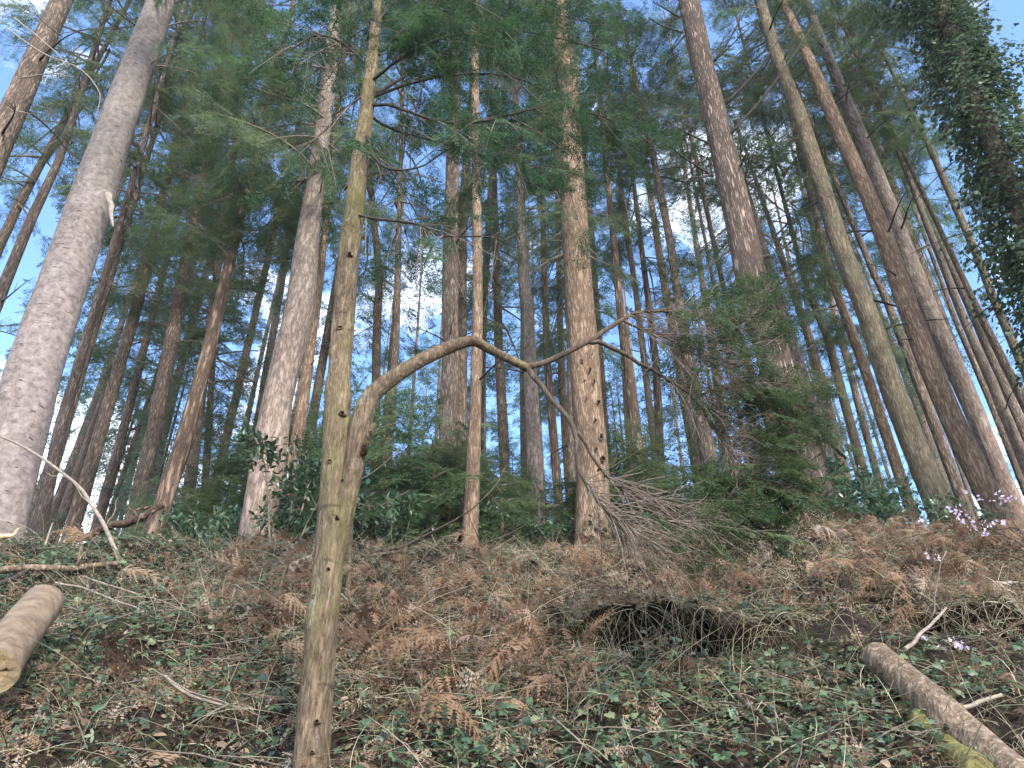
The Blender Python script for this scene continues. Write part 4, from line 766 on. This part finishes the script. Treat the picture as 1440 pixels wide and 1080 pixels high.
fallen('dead_stick', 'short pale stick right of the grey log end', 'stick', [(1365, 1035), (1390, 1026), (1420, 1015)], .010, .008, 'palestick', None, 6, 20, .2, 0, lift=.10)
fallen('split_wood', 'pale orange split wood tip poking in at the left edge', 'wood', [(-30, 762, 4.6), (-5, 758, 4.6), (14, 752, 4.6), (27, 744, 4.6)], .028, .004, 'splinter', None, 10, 20, .1)

# pink blossoming twigs at the right edge
def blossom(label, paths, y, cl_, seed):
    r = np.random.default_rng(seed); o = at(*paths[0][0], y); o = np.array([o[0], o[1], o[2]]); root = thing('blossom_shrub', o, label, 'shrub', None); pm = MB()
    pet = np.array([[0, 0, 0], [.45, .32, .12], [1, .12, .2], [1, -.12, .2], [.45, -.32, .12]]); pf = np.array([[0, 1, 2], [0, 2, 3], [0, 3, 4]])
    for p in paths:
        W_ = smooth_path([at(*q, y + .05 * i) for i, q in enumerate(p)], 20) - o; g = MB(); add_tube(g, W_ + np.cumsum(r.normal(0, .003, W_.shape), 0), np.linspace(.007, .002, 20), 5); g.build('twig', M['straw'] if False else M['dead'], root)
    for cx, cy, n, sp_ in cl_:
        for _ in range(int(n * 1.5)):
            c = at(cx + r.normal(0, sp_), cy + r.normal(0, sp_ * .55), y + r.normal(0, .05)) - o; ax = r.normal(0, 1, 3) + np.array([0, -.7, .3]); Bm = basis(ax[None])[0]; ps = r.uniform(.009, .016)
            for k in range(5):
                a = 2 * math.pi * k / 5; d = Bm[:, 1] * math.cos(a) + Bm[:, 2] * math.sin(a) + Bm[:, 0] * .35; stamp(pm, pet, pf, c[None], basis(d[None], Bm[:, 0][None]), np.array([ps]))
    pm.build('blossom', M['petal'], root, smooth=False)
blossom('bare shrub with pink blossom clusters in front of the leaning trunk feet', [[(1455, 780), (1420, 755), (1375, 735), (1330, 730), (1295, 735)], [(1450, 770), (1425, 730), (1415, 705)], [(1455, 775), (1430, 745), (1395, 745), (1365, 710)], [(1440, 790), (1400, 780), (1350, 785), (1308, 785)]], 5.2,
        [(1345, 722, 9, 8), (1352, 730, 8, 7), (1365, 738, 8, 7), (1337, 716, 4, 5), (1300, 732, 5, 5), (1405, 701, 8, 8), (1412, 700, 5, 6), (1395, 737, 7, 7), (1408, 735, 5, 5), (1385, 753, 4, 4), (1373, 703, 4, 5), (1308, 785, 5, 5), (1318, 785, 3, 4), (1432, 850, 3, 4), (1360, 692, 2, 3)], 5)
blossom('thin twigs with a few pink flowers reaching in beside the grey log', [[(1460, 860), (1400, 890), (1350, 905), (1290, 915), (1230, 893)], [(1400, 890), (1370, 862), (1400, 845), (1440, 840)], [(1460, 930), (1420, 955), (1370, 985), (1345, 1015)], [(1420, 955), (1395, 985), (1410, 1010)]], 3.9,
        [(1350, 906, 7, 7), (1343, 902, 3, 4), (1372, 970, 3, 3), (1405, 998, 3, 3), (1322, 912, 2, 3), (1298, 900, 2, 3)], 6)

# ------------------------------------------------------------------ ground cover
def blob(px, py, L_): 
    return sum(w * np.exp(-((px - cx) / sx_) ** 2 - ((py - cy) / sy_) ** 2) for cx, cy, sx_, sy_, w in L_)
IVYZ = [(250, 800, 160, 40, 1), (60, 800, 90, 30, .8), (120, 960, 190, 110, .9), (330, 960, 130, 110, .7), (620, 1050, 160, 60, 1), (740, 790, 90, 35, .6), (850, 1010, 170, 90, .9), (1080, 900, 130, 80, .9), (1150, 1030, 160, 70, .9), (1300, 800, 120, 60, .4), (1400, 970, 80, 60, .6), (1080, 790, 100, 30, .4), (930, 860, 150, 20, .4), (440, 860, 120, 40, .4)]
BRAZ = [(370, 860, 110, 70, 1), (580, 920, 130, 90, 1.1), (720, 850, 120, 70, 1), (880, 800, 100, 50, .7), (1100, 760, 110, 45, 1.2), (1260, 770, 120, 50, 1.3), (1390, 800, 90, 60, 1), (1250, 840, 160, 50, .7), (200, 1010, 180, 60, .5), (760, 960, 90, 60, .6), (950, 1000, 120, 60, .35), (1010, 830, 80, 40, .6)]
def scatter(n, zones, floor, seed, x=(-6, 6), y=(2.3, 9.5), f=1.6):
    r = np.random.default_rng(seed); X_ = r.uniform(*x, n); Y_ = r.uniform(*y, n); P = SURF(X_, Y_); px, py = project(P); ns = fbm(X_ * f, Y_ * f, 0, 3, seed)
    w = np.clip(floor + (blob(px, py, zones) if zones else 0) + ns * .55, 0, 1); dl = Y_ - 4.68; w = w * np.where((np.abs(dl + .24) < .26) & (X_ > .2) & (X_ < 3.3) & (r.random(n) < .92), 0, 1); keep = r.random(n) < w; return P[keep], normal(X_[keep], Y_[keep]), r
TRI = np.concatenate([OVAL[0] * .9, OVAL[0] @ np.array([[.25, .97, 0], [-.97, .25, 0], [0, 0, 1]]) * .8, OVAL[0] @ np.array([[.25, -.97, 0], [.97, .25, 0], [0, 0, 1]]) * .8]); TRF = np.concatenate([OVAL[1] + k * 11 for k in range(3)])
mb = MB()
for (tv, tf), n, sz, sd_ in ((IVY, 62000, (.018, .046), 31), ((TRI, TRF), 48000, (.014, .038), 32), (BROAD, 80000, (.008, .024), 33)):
    P, Nn, r = scatter(n, IVYZ, .10, sd_); m = len(P); clump = np.clip(fbm(P[:, 0] * 4, P[:, 1] * 4, 0, 2, sd_) + .3, 0, 1); h = r.uniform(.005, .05, m) + clump * r.uniform(0, .16, m)
    dirs = np.stack([r.normal(0, 1, m), r.normal(-.5, .8, m), r.normal(-.2, .3, m)], -1); stamp(mb, tv, tf, P + Nn * .3 * h[:, None] + np.array([0, 0, .8]) * h[:, None], basis(dirs, Nn * .6 + np.array([0, -.35, .6]) + r.normal(0, .45, (m, 3))), r.uniform(*sz, m))
tag(mb.build('ivy_ground_cover', M['groundleaf'], smooth=False), 'green ivy and bramble leaves carpeting the bank', 'ground cover', kind='stuff')
# dead bracken
def frond(seed):
    r = np.random.default_rng(seed); v, f = [], []; n = 15; curl = r.uniform(.3, 1.3); sway = r.uniform(-.4, .4)
    def spine(t): return np.array([t * (1 - .18 * curl * t), sway * t * t * .5, .28 * math.sin(t * 2.4) - .55 * curl * t ** 2.2])
    def tri(a, b_, c): k = len(v); v.extend([a, b_, c]); f.append([k, k + 1, k + 2])
    for k in range(n):
        t0 = .18 + .82 * k / n; p = spine(t0); d = spine(min(1, t0 + .05)) - p; d /= np.linalg.norm(d); L_ = .38 * (1 - t0) ** .8 * r.uniform(.5, 1.1) + .03
        tri(p - np.array([0, .006, 0]), p + np.array([0, .006, 0]), spine(min(1, t0 + .82 / n + .02)))
        for sg in (-1, 1):
            if r.random() < .12: continue
            e = d * r.uniform(.2, .7) + np.array([0, sg, 0]) * r.uniform(.5, 1) + np.array([0, 0, r.uniform(-.9, .1)]); e /= np.linalg.norm(e); cr_ = r.uniform(.2, .9)
            for q in range(7):
                u = q / 7; b0 = p + e * L_ * u + np.array([0, 0, -cr_ * L_ * u * u * .6]); w = L_ * .26 * (1 - u) + .006
                for s2 in (-1, 1):
                    g = d * s2 * r.uniform(.6, 1.1) + e * .5 + np.array([0, 0, r.uniform(-.5, .2)]); tri(b0, b0 + e * L_ * .15, b0 + g * w + np.array([0, 0, r.normal(0, .008)]))
    for a in range(6):
        p, q = spine(a * .03), spine(a * .03 + .034); tri(p - np.array([0, .007, 0]), p + np.array([0, .007, 0]), q)
    return np.array(v), np.array(f)
FR = [frond(k) for k in range(8)]
mb = MB()
P, Nn, r = scatter(3000, BRAZ, -.10, 41, f=2.0); m = len(P); w = r.integers(0, 8, m); dirs = np.stack([r.normal(0, 1, m), r.normal(-.6, .6, m), r.normal(-.25, .35, m)], -1); B_ = basis(dirs, Nn + r.normal(0, .4, (m, 3))); sc = r.uniform(.16, .5, m); tone = np.clip(r.normal(.5, .27, m), 0, 1)
for k in range(8):
    s = w == k; stamp(mb, *FR[k], P[s] + np.array([0, -.02, 1]) * r.uniform(.01, .17, s.sum())[:, None], B_[s], sc[s], 0, tone[s])
def scrap(seed):
    r = np.random.default_rng(seed); v, f = [], []
    for k in range(7):
        p = np.array([k / 7, .15 * math.sin(k + seed), -.2 * (k / 7) ** 2 + r.normal(0, .04)])
        for sg in (-1, 1):
            e = np.array([r.uniform(.2, .7), sg * r.uniform(.5, 1), r.uniform(-.8, .4)]); L_ = .45 * (1 - k / 8) * r.uniform(.5, 1.1)
            for q in range(4):
                b0 = p + e * L_ * q / 4; w = L_ * .3 * (1 - q / 5)
                for s2 in (-1, 1): j = len(v); v.extend([b0, b0 + e * L_ * .2, b0 + np.array([s2 * .8, sg * .4, r.uniform(-.6, .5)]) * w]); f.append([j, j + 1, j + 2])
    return np.array(v), np.array(f)
SC = [scrap(k) for k in range(5)]
P, Nn, r = scatter(56000, BRAZ, .16, 43, f=3.2); m = len(P); w = r.integers(0, 5, m); B_ = basis(r.normal(0, 1, (m, 3)), Nn + r.normal(0, .6, (m, 3))); sc = r.uniform(.05, .17, m); tone = np.clip(r.normal(.55, .3, m), 0, 1)
for k in range(5):
    s_ = w == k; stamp(mb, *SC[k], P[s_] + np.array([0, 0, 1]) * r.uniform(.0, .09, s_.sum())[:, None], B_[s_], sc[s_], 0, tone[s_])
tag(mb.build('dead_bracken', M['bracken'], smooth=False), 'rusty brown collapsed bracken fronds over the bank', 'bracken', kind='stuff')
# dead stems, grass and hanging roots
mb = MB(); s = np.linspace(0, 1, 7)
def strands(P, Nn, r, ln, rad, droop, lift=1.0):
    m = len(P); d = np.stack([r.normal(0, .7, m), r.normal(-.35, .5, m), np.abs(r.normal(.5, .4, m)) * lift], -1); d /= np.linalg.norm(d, axis=1)[:, None]; L_ = r.uniform(*ln, m)
    bend = r.normal(0, .35, (m, 3)); bend[:, 2] -= droop; side = np.cross(d, r.normal(0, 1, (m, 3))); side /= np.linalg.norm(side, axis=1)[:, None]; s2 = np.cross(d, side)
    C = P[:, None] + d[:, None] * (L_[:, None] * s)[..., None] + bend[:, None] * (L_[:, None] * s ** 2)[..., None]; w = (rad * r.uniform(.5, 1.3, m))[:, None] * (1 - .7 * s)[None]
    V = np.stack([C + (side * math.cos(a) if False else side[:, None] * math.cos(a) * w[..., None] + s2[:, None] * math.sin(a) * w[..., None]) for a in (0, 2.1, 4.2)], 2)
    i = np.arange(6)[:, None] * 3; j = np.arange(3)[None]; q = np.stack([i + j, i + (j + 1) % 3, i + 3 + (j + 1) % 3, i + 3 + j], -1).reshape(-1, 4); f = q[None] + (np.arange(m) * 21)[:, None, None]
    mb.add(V.reshape(-1, 3), f.reshape(-1, 4), 0, np.repeat(r.random(m), len(q)))
P, Nn, r = scatter(42000, BRAZ, .28, 51, f=2.2); strands(P, Nn, r, (.12, .5), .0026, .6)
P, Nn, r = scatter(7000, None, .35, 52, f=2.2); strands(P, Nn, r, (.06, .22), .0018, .5, 1.5)
P, Nn, r = scatter(2300, None, .4, 53, f=1.5); strands(P, Nn, r, (.25, .7), .0026, .9)
r = np.random.default_rng(54); xs = r.uniform(.1, 3.5, 420); P = SURF(xs, 4.72 + r.uniform(-.04, .12, 420)); m = len(P)
P0 = len(mb.v); strands(P + np.array([0, -.05, 0]), None, r, (.12, .42), .0024, 1.5, .15)
tag(mb.build('dead_stems', M['straw'], smooth=True), 'tangle of straw coloured dead stems, grass and hanging roots', 'ground cover', kind='stuff')
# small litter: curled brown leaves and twigs
mb = MB(); P, Nn, r = scatter(60000, None, .38, 61, f=2.6); m = len(P); stamp(mb, *BROAD, P + np.array([0, 0, .012]), basis(r.normal(0, 1, (m, 3)) * np.array([1, 1, .3]), Nn + r.normal(0, .5, (m, 3))), r.uniform(.02, .055, m))
tag(mb.build('leaf_litter', M['litter'], smooth=False), 'curled brown fallen leaves on the soil of the bank', 'leaf litter', kind='stuff')
mb = MB(); P, Nn, r = scatter(2600, None, .4, 62, f=1.7)
for p in P[:1100]:
    d = r.normal(0, 1, 3) * np.array([1, .6, .35]); d /= np.linalg.norm(d); l_ = r.uniform(.08, .38); Q = p + np.array([0, 0, .05]) + d * l_ * np.linspace(-.5, 1, 5)[:, None] + np.cumsum(r.normal(0, .01, (5, 3)), 0); add_tube(mb, Q, np.linspace(.005, .002, 5), 4, cap=False)
tag(mb.build('twig_litter', M['twig']), 'small brown twigs scattered over the bank', 'twig litter', kind='stuff')
# ------------------------------------------------------------------ thin haze volume added to lift the shade between the trunks
hz = MB(); lo, hi = np.array([-70., -12, -2.5]), np.array([70., 72, 46]); c8 = np.array([[x, y, z] for x in (lo[0], hi[0]) for y in (lo[1], hi[1]) for z in (lo[2], hi[2])])
hz.add(c8, [[0, 1, 3, 2], [4, 6, 7, 5], [0, 4, 5, 1], [2, 3, 7, 6], [0, 2, 6, 4], [1, 5, 7, 3]])
m, n, l = nodes('fill haze'); v = n.new('ShaderNodeVolumePrincipled'); v.inputs['Density'].default_value = .0005; v.inputs['Color'].default_value = (.86, .92, .95, 1); v.inputs['Anisotropy'].default_value = 0
o = n.new('ShaderNodeOutputMaterial'); l.new(v.outputs[0], o.inputs['Volume']); tag(hz.build('haze', m, smooth=False), 'faint pale haze added to lift the shade between the far trunks', 'haze', kind='stuff')
